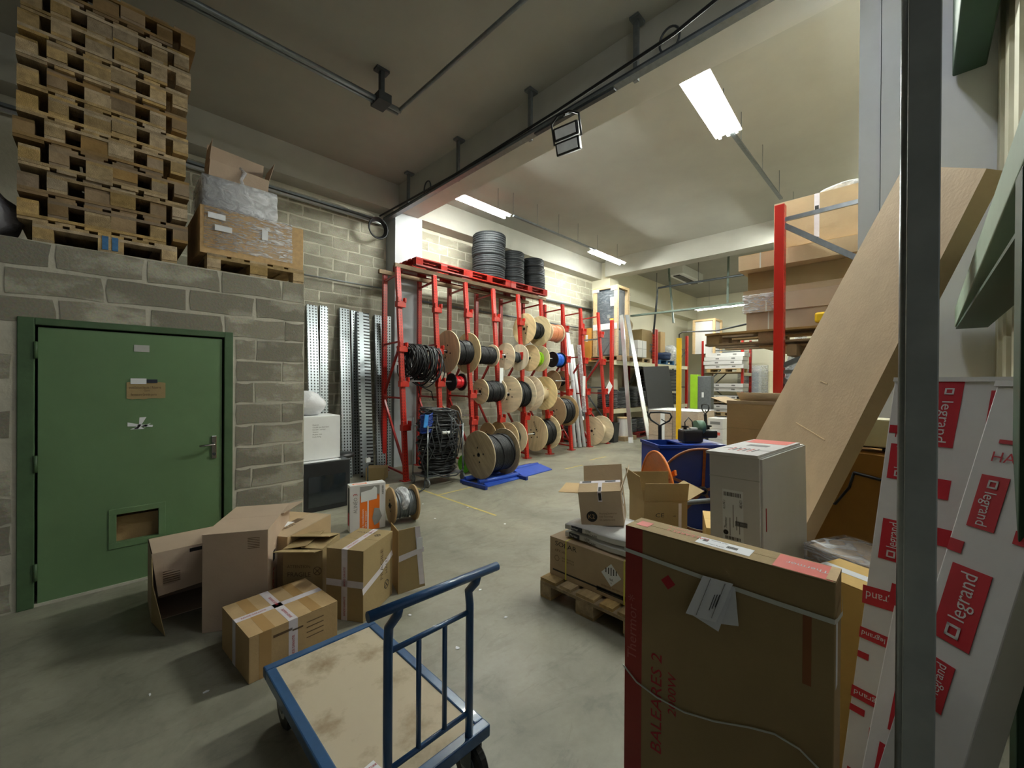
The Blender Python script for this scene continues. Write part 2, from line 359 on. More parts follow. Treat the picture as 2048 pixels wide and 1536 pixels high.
def carton(label, A, B, d, z0, h, m=card, flaps=None, name='cardboard_box', cat='box', group=None, tilt=None, seam='x'):
    A = Vector(A[:2]); B = Vector(B[:2]); u = B-A; wd = u.length; a = math.atan2(u.y, u.x)
    c = (A+B)/2+Vector((-math.sin(a), math.cos(a)))*d/2
    if tilt:
        mw = Matrix.Translation((c.x, c.y, z0)) @ Matrix.Rotation(a, 4, 'Z') @ tilt
        root = thing(name, label, cat, mw=mw, group=group)
    else: root = thing(name, label, cat, (c.x, c.y, z0), a, group)
    x, y = wd/2, d/2
    if flaps is None:
        MB().bbox(-x, x, -y, y, 0, h-TH).build('body', m, root, .003)
        f = MB().bbox(-x, x, -y, -.001, h-TH, h) if seam == 'x' else MB().bbox(-x, -.001, -y, y, h-TH, h)
        f.build('flap', m, root)
        f = MB().bbox(-x, x, .001, y, h-TH, h) if seam == 'x' else MB().bbox(.001, x, -y, y, h-TH, h)
        f.build('flap', m, root)
    else:
        b = MB(); b.bbox(-x, x, -y, -y+TH, 0, h); b.bbox(-x, x, y-TH, y, 0, h); b.bbox(-x, -x+TH, -y+TH, y-TH, 0, h); b.bbox(x-TH, x, -y+TH, y-TH, 0, h); b.bbox(-x+TH, x-TH, -y+TH, y-TH, 0, TH)
        b.build('body', m, root)
        for s_, (ln, ang) in flaps.items(): flapbox(MB(), -x, x, -y, y, h, s_, ln, ang).build('flap', m, root)
    return root, (wd, d, h)
def barcode(root, sz, face, u, v, wu, hv, rot=0, n=14, lift=.0014):
    rnd = random.Random(int(u*1000+v*77)); mb = MB(); x = -wu/2
    while x < wu/2: t = wu/n*rnd.uniform(.25, .7); mb.bbox(x, x+t, -hv/2, hv/2, 0, .0003); x += t+wu/n*rnd.uniform(.3, .6)
    O, U, V, Nn = [Vector(k) for k in frame(face, *sz)]; c, s_ = math.cos(rot), math.sin(rot); U2 = U*c+V*s_; V2 = -U*s_+V*c
    o = mb.build('barcode', ink, root); o.matrix_local = Matrix.Translation(O+U*u+V*v+Nn*lift) @ Matrix((U2, V2, Nn)).transposed().to_4x4()

# ---------------------------------------------------------------- structure
XW0, XW1, YW0, YW1, ZC = -4.5, 18.35, -3.0, 7.4, 5.37
fl = struct('floor', MB().bbox(XW0, XW1, YW0, YW1, -.1, 0), floor_m, 'grey polished concrete warehouse floor with faint yellow lines')
ln = MB()
for a, b in (((833, 976), (992, 1031)), ((877, 990), (952, 972)), ((1130, 938), (1165, 930)), ((1180, 920), (1212, 913))):
    p, q = at(*a, 'z', 0), at(*b, 'z', 0); ln.bar(p+Vector((0, 0, .0006)), q+Vector((0, 0, .0006)), .035, .0012)
    ln.build('painted_line', mat('yellow_floor_paint', '#b5a25c', .6, var=.25, scale=14), fl)
    ln = MB()
struct('ceiling', MB().bbox(XW0, XW1, YW0, YW1, ZC, ZC+.2), ceil_m, 'grey-beige concrete ceiling')
struct('trim_1', MB().bbox(3.98, 4.4, YW0, 7.05, 4.86, ZC), beam_m, 'deep concrete beam crossing the ceiling above the conduit')
struct('trim_2', MB().bbox(10.8, 11.2, -.35, 6.8, 4.86, ZC), beam_m, 'far concrete beam crossing the ceiling behind the tube lights')
struct('trim_3', MB().bbox(XW0, 11.2, 7.05, 7.4, 4.86, ZC), beam_m, 'concrete ring beam along the top of the block wall')
struct('trim_4', MB().bbox(3.91, 4.5, 7.05, 7.4, 0, 4.86), mat('left_column_paint', '#a9adb0', .8, var=.05, scale=2.5, bump=.1), 'pale concrete column standing behind the first red racks')
struct('trim_5', MB().bbox(11.0, 11.5, 6.75, 7.4, 0, ZC), cream_wall, 'cream pier between block wall and far painted wall')
struct('trim_6', MB().bbox(11.5, XW1, 6.9, 7.4, 4.4, ZC), cream_wall, 'cream downstand along the top of the far side wall')
struct('trim_7', MB().bbox(4.0, 4.55, -.34, .21, 0, ZC), colm_m, 'white painted concrete column at the right behind the metal pole')
struct('trim_8', MB().bbox(4.02, 4.3, .215, .335, 0, ZC), colm_m, 'narrow white pilaster beside the right concrete column')
struct('wall_back', MB().bbox(XW1, XW1+.2, YW0, YW1, 0, ZC), cream_wall, 'cream painted far wall')
struct('wall_far_left', MB().bbox(11.5, XW1, 7.3, 7.5, 0, ZC), cream_wall, 'cream painted side wall beyond the block wall')
struct('wall_side', MB().bbox(XW0-.2, XW0, YW0, YW1, 0, ZC), mat('dark_block_side', '#6a675c', .95, var=.1), 'grey end wall out of view on the left')
struct('wall_right', MB().bbox(4.5, XW1, -.55, -.35, 0, ZC), cream_wall, 'cream right-hand wall behind the storage rack')

# block walls: recessed mortar bed with each block a piece of its own
def blockset(m, nvar=8):
    out = []
    for k in range(nvar):
        rr = random.Random(k*13+5); W, Hh = .480, .178; pts = []
        for (x, z) in ((0, 0), (.33, 0), (.66, 0), (1, 0), (1, .5), (1, 1), (.66, 1), (.33, 1), (0, 1), (0, .5)):
            jx = rr.uniform(-.014, .010) if x in (0, 1) else 0; jz = rr.uniform(-.010, .008) if z in (0, 1) else 0
            pts.append(((x-.5)*W+(jx if x == 1 else -jx if x == 0 else 0), (z-.5)*Hh+(jz if z == 1 else -jz if z == 0 else 0)))
        mb = MB(); n = len(pts); dep = .002
        for (s_, y) in ((1, .02), (1, -.004), (.965, -dep-.002)):
            for x, z in pts: mb.v.append((x*(s_ if s_ == 1 else .984), y, z*s_))
        for L_ in (0, 1):
            for i in range(n): j = (i+1) % n; mb.f.append((L_*n+i, L_*n+j, (L_+1)*n+j, (L_+1)*n+i)); mb.sm.append(False)
        mb.f.append(tuple(2*n+i for i in range(n))); mb.sm.append(False)
        out.append(mb.mesh('block', m))
    return out
def block_wall(parent, x0, x1, y, z0, z1, skip, m, limit=290, phase=0):
    """wall face towards -Y at plane y"""
    ms = blockset(m); rows = int(round((z1-z0)/.2)); cnt = 0; rest = []; items = []
    for r_ in range(rows):
        zc = z0+.2*(r_+.5); off = (.25 if (r_+phase) % 2 else 0)+random.uniform(-.02, .02); x = x0-off
        while x < x1:
            a, b = max(x, x0), min(x+.5, x1); x += .5
            for (sx0, sx1, sz0, sz1) in skip:
                if sz0 < zc < sz1:
                    if a >= sx0 and b <= sx1: a = b
                    elif a < sx0 < b <= sx1+.5: b = min(b, sx0)
                    elif sx0-.5 <= a < sx1 < b: a = max(a, sx1)
            if b-a < .07: continue
            items.append((abs((a+b)/2)+abs(zc-1.6)*.1, a, b, zc))
    items.sort(); rng = random.Random(3)
    for k, (_, a, b, zc) in enumerate(items):
        me = ms[rng.randrange(len(ms))]
        if k < limit:
            o = link('block', me, parent); o.location = ((a+b)/2, y, zc); o.scale = ((b-a)/.5, 1, 1)
            if rng.random() < .5 : o.scale.x *= -1; 
            o.scale.x = abs(o.scale.x)
        else: rest.append((me, a, b, zc))
    if rest:
        V = []; F = []
        for me, a, b, zc in rest:
            n = len(V); V += [((v.co.x)*(b-a)/.5+(a+b)/2, v.co.y+y, v.co.z+zc) for v in me.vertices]; F += [tuple(n+i for i in p.vertices) for p in me.polygons]
        me = bpy.data.meshes.new('block'); me.from_pydata(V, [], F); me.materials.append(m); o = link('block', me, parent); o['kind'] = 'stuff'
wl = struct('wall_left', MB().bbox(XW0, 11.2, YW1, YW1+.2, 0, ZC), mortar, 'long grey concrete block wall behind the red racks')
block_wall(wl, .4, 11.0, YW1, 0, 4.8, [(3.91, 4.5, 0, 5)], blk_m2)
FY, FX, FZ = 4.44, 1.45, 2.61
wf = MB(); wf.bbox(XW0, -.42, FY, FY+.2, 0, FZ-.005); wf.bbox(-.42, .84, FY, FY+.2, 2.06, FZ-.005); wf.bbox(.84, FX, FY, FY+.2, 0, FZ-.005)
wf.bbox(FX-.2, FX, FY+.2, YW1, 0, FZ-.005); wf.bbox(XW0, FX-.2, FY+.2, YW1, FZ-.15, FZ-.005)
wf = struct('wall_front', wf, mortar, 'grey concrete block room wall around the green door')
block_wall(wf, -3.0, FX, FY, .01, FZ, [(-.44, .86, -1, 2.08)], blk_m, phase=1)
# skirt of the threshold under the door
MB().bbox(-.42, .84, FY+.0, FY+.2, 0, .02).build('sill', mortar, wf)

# green steel door
dr = thing('door_1', 'green steel door with a vent hole and a cardboard note', None, (0, 0, 0)); dr['kind'] = 'structure'
b = MB(); b.bbox(-.42, -.34, FY-.012, FY+.1, .0, 2.06); b.bbox(.775, .84, FY-.012, FY+.1, 0, 2.06); b.bbox(-.34, .775, FY-.012, FY+.1, 2.01, 2.06); b.build('door_frame', green_fr, dr, .004)
vx0, vx1, vz0, vz1 = .08, .33, .345, .565
b = MB(); Y0, Y1 = FY+.01, FY+.05
b.bbox(-.325, vx0, Y0, Y1, .02, 1.995); b.bbox(vx1, .76, Y0, Y1, .02, 1.995); b.bbox(vx0, vx1, Y0, Y1, .02, vz0); b.bbox(vx0, vx1, Y0, Y1, vz1, 1.995); b.build('door_leaf', green_door, dr)
b = MB()
for q in ((vx0-.045, vx1+.045, vz0-.045, vz0), (vx0-.045, vx1+.045, vz1, vz1+.045), (vx0-.045, vx0, vz0, vz1), (vx1, vx1+.045, vz0, vz1)): b.bbox(q[0], q[1], Y0-.006, Y0, q[2], q[3])
b.build('vent_frame', green_door, dr, .002)
MB().bbox(-.35, .79, FY+.24, FY+.26, 0, 2).build('vent_shade_panel', blackm, dr)  # black panel standing in for the shade seen through the vent hole
vb = MB().bbox(.06, .36, FY+.12, FY+.2, .25, .52).build('stored_carton', card, dr)
for z in (1.83, 1.02, .25):
    h = MB(); h.cyl((-.335, FY-.012, z-.06), (-.335, FY-.012, z+.06), .011, 12); h.build('hinge', green_fr, dr)
h = MB(); h.bbox(.685, .72, FY-.002, FY+.01, .93, 1.13); pl = h.build('handle_plate', steel, dr, .003)
h = MB(); h.tube([(.703, FY, 1.06), (.703, FY-.045, 1.06), (.69, FY-.055, 1.06), (.59, FY-.055, 1.055)], .009, 10); h.build('handle', steel, pl)
h = MB(); h.cyl((.703, FY, .97), (.703, FY-.012, .97), .013, 12); h.build('keyhole', dkmet, pl)
def fp(a, b): q = at(a, b, 'y', FY+.005); return q
def doorsheet(x0, x1, y0, y1, m, name, th=.003, jag=0):
    p0 = fp(x0, y1); p1 = fp(x1, y0); mb = MB()
    n = 7; poly = []
    for i in range(n+1): poly.append((p0.x+(p1.x-p0.x)*i/n, p0.z+random.uniform(-jag, jag)))
    for i in range(n+1): poly.append((p1.x-(p1.x-p0.x)*i/n, p1.z+random.uniform(-jag, jag)))
    mb.prism(poly, 0, th, Matrix(((1, 0, 0), (0, 0, -1), (0, 1, 0)))); o = mb.build(name, m, None); o.location = (0, FY+.01, 0); return o
o = doorsheet(268, 299, 691, 703, mat('silver_sticker', '#b9b9b4', .4), 'sticker'); tag(o, 'small grey metal nameplate near the top of the green door', 'sticker')
nt_ = doorsheet(253, 331, 765, 798, card_dk, 'cardboard_note', .004, .006); tag(nt_, 'torn cardboard note with handwriting on the green door', 'sign')
for k, (st, u, v, hh) in enumerate((('ventilation haute / Réserve', 258, 777.5, .032), ('Ouvrir', 288, 783, .024), ('fermeture Grande porte', 262, 791.5, .028))):
    p = fp(u, v); me, wd = textmesh(st, ink_b); t = link('lettering', me, nt_); t.matrix_local = Matrix.Translation((p.x, -.005, p.z)) @ Matrix(((hh*.56, 0, 0), (0, 0, -1), (0, hh, 0))).to_4x4()
o = doorsheet(261, 293, 757, 768, paper, 'paper_strip', .002); tag(o, 'white paper strip tucked above the cardboard note', 'paper'); o.location.y -= .005
o = doorsheet(293, 315, 759, 766, lab_dk, 'paper_strip', .002); tag(o, 'navy printed strip beside the white paper strip on the door', 'paper'); o.location.y -= .006
mb = MB()
for poly in ([(255, 845), (280, 849), (306, 850), (305, 854), (282, 853), (255, 853)], [(279, 835), (293, 834), (284, 848), (276, 858), (268, 858), (278, 848)], [(260, 859), (280, 852), (289, 858)], [(283, 852), (302, 846), (290, 855)]):
    P = [fp(*q) for q in poly]; mb.prism([(p.x, p.z) for p in P], 0, .002, Matrix(((1, 0, 0), (0, 0, -1), (0, 1, 0))))
o = mb.build('torn_paper', paper, None); o.location = (0, FY+.01, 0); tag(o, 'torn star-shaped remains of white paper on the green door', 'paper')

# ---------------------------------------------------------------- corrugated door, pole and braces on the right
cg = thing('door_2', 'corrugated cream cladding of the large side door', None); cg['kind'] = 'structure'
x = 1.3
me_rib = MB().prism([(-.11, 0), (-.07, .045), (.07, .045), (.11, 0), (.165, 0), (.165, -.01), (-.165, -.01), (-.165, 0)], 0, 4.6).mesh('cladding_rib', clad)
while x < 4.4:
    o = link('cladding_rib', me_rib, cg); o.location = (x, -.385, .25); x += .33
MB().bbox(1.0, 4.5, -.6, -.42, 0, ZC).build('backing', clad, cg)
MB().bbox(1.0, 4.4, -.42, -.34, 0, .25).build('plinth', mat('render_pale', '#b5b5aa', .9, var=.1, scale=3, bump=.2), cg)
MB().quadbox([(3.9, -.30, 2.00), (1.2, -.30, 2.13), (1.2, -.16, 2.13), (3.9, -.16, 2.00), (3.9, -.30, 2.12), (1.2, -.30, 2.25), (1.2, -.16, 2.25), (3.9, -.16, 2.12)]).build('horizontal_rail', green_br, cg, .004)
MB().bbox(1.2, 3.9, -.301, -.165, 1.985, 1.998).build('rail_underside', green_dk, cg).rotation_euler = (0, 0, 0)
MB().bbox(1.41, 1.5, -.26, -.155, 0, 2.1).build('door_post', green_dk, cg, .004)
tk = MB(); tk.bbox(1.2, 3.95, -.29, -.14, 3.65, 4.2)
o = tk.build('trim_9', green_dk, None, .01); tag(o, 'dark green boxed steel rail high in front of the cladding', None, None, 'structure')
pole = thing('door_track', 'galvanised steel channel pole running from floor past the top of the view', 'pole')
pc = at(1843, 768, 'x', 1.12); W = .0225
b = MB(); rz = Matrix.Rotation(R(40), 4, 'Z') @ Matrix.Rotation(R(-.55), 4, 'X')
prof = [(-W, -.018), (W, -.018), (W, .022), (W-.004, .022), (W-.004, -.012), (.012, -.012), (.008, -.004), (-.008, -.004), (-.012, -.012), (-W+.004, -.012), (-W+.004, .022), (-W, .022)]
b.prism(prof, 0, 3.6); o = b.build('channel', mat('pole_zinc', '#a9b0ad', .42, metal=.12, var=.16, scale=7, spec=.8), pole, .002)
b = MB(); b.cyl((-W-.002, -.0, 0), (-W-.002, 0, 3.6), .009, 10); b.build('rolled_edge', galv, pole)
b = MB(); b.box((0, .02, .006), (.12, .12, .012)); b.build('foot_plate', galv, pole)
pole.location = (pc.x, pc.y, 0); pole.rotation_euler = (R(.35), 0, R(-90))

# ---------------------------------------------------------------- lights and ceiling services
tube_e = emat('lit_tube', '#fbfff6', TUBE_POWER)
def fixture(label, c, ang, L=1.5, W=.16, group=None, nt=2, em=None):
    t = thing('tube_light', label, 'light', c, ang, group)
    MB().prism([(-W*.62, -.014), (-W*.25, .02), (W*.25, .02), (W*.62, -.014), (W*.62-.004, -.018), (0, .004), (-W*.5+.004, -.018)], -L/2, L/2, Matrix(((0, 0, 1), (1, 0, 0), (0, 1, 0)))).build('reflector', whitep, t)
    for x in (-L*.32, L*.32): MB().cyl((x, 0, .015), (x, 0, ZC-c[2]), .004, 6).build('hanger_rod', galv_dk, t)
    for k in range(nt):
        y = (k-(nt-1)/2)*(W-.06)/(nt-1)
        MB().cyl((-L/2+.02, y, -.03), (L/2-.02, y, -.03), .016, 12).build('tube', em or tube_e, t)
        for s_ in (-1, 1): MB().box((s_*(L/2-.01), y, -.028), (.02, .03, .036)).build('lamp_holder', whitep, t)
    return t
ZT = 4.92
for i, (x, lab) in enumerate(((4.93, 'lit twin tube light nearest the ceiling beam on the left row'), (9.3, 'lit twin tube light farther along the left row above the tyres'))):
    fixture(lab, (x, 5.78, ZT), 0, 1.42 if i == 0 else 1.5, .2, 'twin tube lights under the ceiling')
fixture('large bright tube light at the upper right of the ceiling', (5.1, 1.76, ZT), R(3), 1.42, .26, 'twin tube lights under the ceiling', 3)
fixture('tube light hidden above the stacked long cartons', (9.95, 1.76, ZT), 0, 1.5, .2, 'twin tube lights under the ceiling')
fixture('lit tube light in front of the far cream wall', (15.3, 4.5, 4.35), R(90), 2.6, .3, 'twin tube lights under the ceiling', 2, emat('far_tube', '#fbfff6', TUBE_POWER*.4))
fixture('added unseen tube light over the near bay, brightening the right column', (2.1, .45, ZT), 0, 1.42, .2, 'twin tube lights under the ceiling', 2, emat('added_fill_tube', '#f4f8ff', TUBE_POWER*.2))  # added lamp, never in view: lifts the right column out of the dark
def rail(label, a, b, rods, name='lighting_rail'):
    t = thing(name, label, 'rail', a); a = Vector(a); b = Vector(b); MB().bar((0, 0, 0), b-a, .05, .03).build('rail', galv_dk, t)
    for k in rods:
        p = (b-a)*k; MB().cyl(p, p+Vector((0, 0, ZC-a.z)), .004, 6).build('hanger_rod', galv_dk, t)
    return t
rail('thin suspended rail between the two left tube lights', (5.72, 5.7, ZT), (8.6, 5.7, ZT), (.0, .25, .5, .75))
rail('thin suspended rail running from the large tube light to the tall box', (5.8, 1.76, ZT), (8.5, 1.76, ZT), (.15, .55, .95))
# main conduit tray under the beam
t = thing('cable_tray', 'long grey cable tray hanging under the beam from wall to right', 'cable tray')
for dz, w_, m_ in ((0, .09, galv_dk), (.045, .03, dkmet)):
    MB().bar((3.8, 7.3, 4.7+dz), (3.72, -.3, 4.7+dz), w_, .035).build('tray_channel', m_, t)
MB().tube([(3.7, 7.25, 4.76), (3.74, 5, 4.75), (3.72, 3, 4.78), (3.66, 1.6, 4.80), (3.6, .6, 4.95), (3.5, -.3, 5.05)], .016, 8).build('cable', rubber, t)
for y in (2.08, 3.55, 5.05, 6.5):
    b = MB(); b.bar((3.86, y, 4.72), (3.86, y, ZC-.01), .05, .04); b.bbox(3.8, 3.95, y-.05, y+.05, ZC-.03, ZC); b.build('hanger', galv_dk, t)
for p in ((3.9, 1.75, 4.98), (3.93, 6.0, 4.95)):
    b = MB(); b.tube([(p[0], p[1]+.1*math.cos(a), p[2]+.12*math.sin(a)) for a in [2*PI*i/20 for i in range(20)]], .012, 6, closed=True); b.build('cable_loop', dkmet, t)
MB().bar((3.74, 3.35, 4.665), (3.74, 2.25, 4.665), .05, .02).build('cover_strip', dkmet, t)
t = thing('cable_tray', 'grey conduit run crossing the upper left ceiling with a corner', 'cable tray')
z = 5.0
for dy, r_ in ((0, .03), (.07, .022)): MB().tube([(-1.8, 4.61+dy, z), (2.62, 4.61+dy, z)], r_, 10).build('conduit', galv_dk, t)
MB().tube([(2.6, 4.62, z), (2.63, 1.2, z)], .022, 8).build('conduit', galv_dk, t)
b = MB(); b.bar((2.36, 4.6, ZC), (2.36, 4.6, z), .06, .05); b.bbox(2.28, 2.44, 4.5, 4.72, z-.05, z+.05); b.bbox(2.28, 2.44, 4.55, 4.65, ZC-.03, ZC); b.build('hanger', dkmet, t)
MB().tube([(1.75, 4.75, z+.12), (2.36, 4.75, z+.08)], .013, 8).build('stub_pipe', dkmet, t)
# wall conduit along the block wall and hanging cable coil
t = thing('wall_conduit', 'double grey conduit fixed along the block wall below the ring beam', 'conduit')
for dz in (0, .06): MB().bar((-3, 7.3, 4.64+dz), (3.8, 7.3, 4.64+dz), .05, .035).build('conduit', galv_dk if dz else alu, t)
b = MB()
for k in range(6): b.tube([(3.62+.155*(1+.04*k)*math.cos(a), 7.2-.01*k, 4.48+.155*(1+.05*k)*math.sin(a)) for a in [2*PI*i/28 for i in range(28)]], .013, 6, closed=True)
o = b.build('cable_coil', rubber, None); tag(o, 'round coil of black cable hanging where the conduits meet the column', 'cable')
t = thing('wall_rail', 'thin pale pipe running along the block wall behind the racks', 'pipe')
MB().tube([(1.5, 7.34, 3.42), (3.8, 7.34, 3.42)], .012, 8).build('pipe', galv_dk, t)
MB().tube([(4.6, 7.33, 3.93), (11.0, 7.33, 3.93)], .03, 8).build('pipe', galv_dk, t)
MB().tube([(4.6, 7.33, 3.3), (11.0, 7.33, 3.3)], .02, 8).build('pipe', galv_dk, t)
# floodlight
t = thing('floodlight', 'switched-off twin-panel floodlight hanging from the cable tray', 'light', at(1135, 278, 'x', 3.66), 0)
t.rotation_euler = (0, R(-18), R(8)); s = .17
for k in (-1, 1):
    MB().box((0, 0, k*.075), (.06, .30, .14)).build('housing', blackm, t, .01)
    MB().box((-.033, 0, k*.075), (.006, .25, .095)).build('lens', mat('frosted_lens', '#c8ccce', .3), t)
MB().tube([(0, -.17, -.02), (0, -.17, .2), (.03, -.05, .27), (.03, .1, .27), (0, .17, .2), (0, .17, -.02)], .013, 6).build('bracket', blackm, t); bpy.context.view_layer.update(); MB().bar((.03, .02, .26), tuple(t.matrix_world.inverted() @ Vector((3.76, t.location.y, 4.70))), .035, .035).build('mount', blackm, t)
# far services
t = thing('cable_tray', 'grey-green steel rail crossing in front of the far white wall', 'rail'); a = at(1262, 632, 'x', 11.6); b_ = at(1400, 616, 'x', 11.6)
MB().bar(a, a+(b_-a)*2.2, .1, .05).build('rail', green_cable_tray, t); MB().cyl(a+(b_-a)*.4, Vector(((a+(b_-a)*.4).x, (a+(b_-a)*.4).y, 4.9)), .008, 8).build('hanger_rod', dkmet, t)
t = thing('pipe', 'dark horizontal pipe with a vertical drop under the far ceiling', 'pipe'); a = at(1316, 576, 'x', 12); b_ = at(1490, 549, 'x', 12); c = at(1307, 668, 'x', 12)
MB().tube([c, a+Vector((0, .03, -.3)), a, a+(b_-a)*1.1], .03, 8).build('pipe', dkmet, t); m_ = a+(b_-a)*.5; MB().cyl(m_, (m_.x, m_.y, ZC), .008, 8).build('hanger_rod', dkmet, t)
for (p, q, lab) in (((1338, 545), (1347, 646), 'thin metal strut hanging left in the far bay'), ((1457, 520), (1455, 606), 'thin metal strut hanging right in the far bay')):
    a = at(*p, 'x', 12.6); o = MB().bar(Vector((a.x, a.y, ZC)), a, .05, .05).bar(a, at(*q, 'x', 12.6), .05, .05).build('hanging_strut', green_cable_tray, None); tag(o, lab, 'strut')
t = thing('air_conditioner', 'white ceiling air conditioning unit in the far bay', 'air conditioner', at(1372, 550, 'z', ZC-.15), 0)
MB().box((0, 0, 0), (1.7, .5, .3)).build('casing', whitep, t, .03)
MB().box((0, .0, -.16), (1.5, .2, .03)).build('outlet', blackm, t)

# ---------------------------------------------------------------- pallets
def pallet_parts(wm):
    return dict(deck=[MB().box((0, 0, 0), (w_, 1.2, .022)).mesh('deck_board', wm) for w_ in (.145, .1)], cross=MB().box((0, 0, 0), (.8, .145, .022)).mesh('cross_board', wm),
                block=MB().box((0, 0, 0), (.1, .145, .078)).mesh('block', wm), cblock=MB().box((0, 0, 0), (.145, .145, .078)).mesh('block', wm), run=[MB().box((0, 0, 0), (w_, 1.2, .022)).mesh('runner', wm) for w_ in (.1, .145)])
PP = {'n': pallet_parts(wood), 'r': pallet_parts(wood_red), 'o': pallet_parts(wood_old), 'b': pallet_parts(mat('blue_painted_wood', '#2f5f86', .7, var=.2))}
def pallet(label, loc, rz=0, kind='n', inv=False, group=None, parts=True, name='pallet'):
    mw = Matrix.Translation(loc) @ Matrix.Rotation(rz, 4, 'Z')
    if inv: mw = mw @ Matrix.Translation((0, 0, .144)) @ Matrix.Rotation(PI, 4, 'Y')
    t = thing(name, label, 'pallet', mw=mw, group=group); P = PP[kind]
    def ad(me, n, p): o = link(n, me, t); o.location = p; o.scale = (1, random.uniform(.985, 1), 1)
    for x, k in ((-.3275, 0), (-.17, 1), (0, 0), (.17, 1), (.3275, 0)): ad(P['deck'][k], 'deck_board', (x, 0, .133))
    for y in (-.5275, 0, .5275):
        ad(P['cross'], 'cross_board', (0, y, .111))
        for x in (-.35, 0, .35): ad(P['cblock' if x == 0 else 'block'], 'block', (x, y, .061))
    for x, k in ((-.35, 0), (0, 1), (.35, 0)): ad(P['run'][k], 'runner', (x, 0, .011))
    return t
rng = random.Random(11)
g = 'pallets stacked on the block room'
ordn = ['bottom', 'second', 'third', 'fourth', 'fifth', 'sixth', 'seventh', 'eighth', 'ninth', 'tenth', 'top']
cx0, cy0 = .045, FY+.03+.6
bp = pallet('bottom wooden pallet of the tall stack, with a blue paint mark', (cx0, cy0, FZ), 0, 'n', False, g)
b = MB(); b.bbox(-.05, -.015, -.603, -.6, .02, .125); b.bbox(.005, .04, -.603, -.6, .02, .125); b.build('paint_mark', mat('blue_spray', '#3c6f9c', .7, var=.3, scale=30), bp)
for k in range(10):
    z = FZ+.144+k*.188; dx = rng.uniform(-.012, .012); dy = rng.uniform(-.02, .015)-.0*k
    if k > 7: dx += .02*(k-7); dy += .05
    pallet(f'upturned wooden pallet in the {ordn[k]} nested pair of the tall stack, counted from below', (-.03+dx, cy0+dy, z), rng.uniform(-.01, .01), 'o' if rng.random() < .25 else 'n', True, g)
    pallet(f'upright wooden pallet in the {ordn[k]} nested pair of the tall stack, counted from below', (.117+dx, cy0+dy+rng.uniform(-.01, .01), z+.044), rng.uniform(-.01, .01), 'o' if rng.random() < .25 else 'n', False, g)
# wrapped goods on the block room
def shell(root, x0, x1, y0, y1, z0, z1, m=film, name='stretch_film', g_=.012):
    mb = MB(); nx = 6; rr = random.Random(int(z1*100)); base = 0
    def pt(x, y, z): return (x+rr.uniform(-1, 1)*g_*.4, y+rr.uniform(-1, 1)*g_*.4, z)
    ring = [(x0-g_, y0-g_), ((x0+x1)/2, y0-g_), (x1+g_, y0-g_), (x1+g_, (y0+y1)/2), (x1+g_, y1+g_), ((x0+x1)/2, y1+g_), (x0-g_, y1+g_), (x0-g_, (y0+y1)/2)]
    L_ = 5
    for k in range(L_+1):
        for x, y in ring: mb.v.append(pt(x, y, z0+(z1+g_-z0)*k/L_))
    for k in range(L_):
        for i in range(8): j = (i+1) % 8; mb.f.append((k*8+i, k*8+j, k*8+8+j, k*8+8+i)); mb.sm.append(True)
    mb.f.append(tuple(L_*8+i for i in range(8))); mb.sm.append(False)
    return mb.build(name, m, root)
pallet('wooden pallet under the film-wrapped boxes at the corner of the block room', (1.05, FY+.02+.6, FZ), 0, 'n', False, 'pallets loaded on the block room')
r_, sz = carton('large brown case wrapped in clear film on the corner pallet', (.6, FY+.04), (1.45, FY+.04), .75, FZ+.144, .42, osb, name='wrapped_case')
shell(r_, -sz[0]/2+.04, sz[0]/2-.12, -sz[1]/2, sz[1]/2, .05, sz[2])
plate(r_, sz, 'f', .12, .34, .13, .05, paper, lift=.016); plate(r_, sz, 'f', .17, .24, .13, .05, paper, lift=.016); plate(r_, sz, 'f', .5, .27, .05, .1, paper, lift=.016)
r_, sz = carton('silver-looking box wrapped in crinkled film above the large case', (.63, FY+.06), (1.2, FY+.06), .5, FZ+.564, .27, card_w, name='wrapped_box')
shell(r_, -sz[0]/2, sz[0]/2, -sz[1]/2, sz[1]/2, 0, sz[2], bagfilm)
r_, sz = carton('open cardboard box lying on top of the film-wrapped boxes', (.70, FY+.36), (1.2, FY+.36), .3, FZ+.84, .27, card_pink, {'l': (.2, 88), 'b': (.26, 84), 'r': (.2, 100)}, tilt=Matrix.Rotation(R(4), 4, 'Y'))
b = MB(); b.tube([(0, -.12, .3), (.03, -.17, .24), (0, -.2, .15), (.05, -.24, .0)], [.012, .022, .014, .02], 6).build('film_strand', bagfilm, r_)
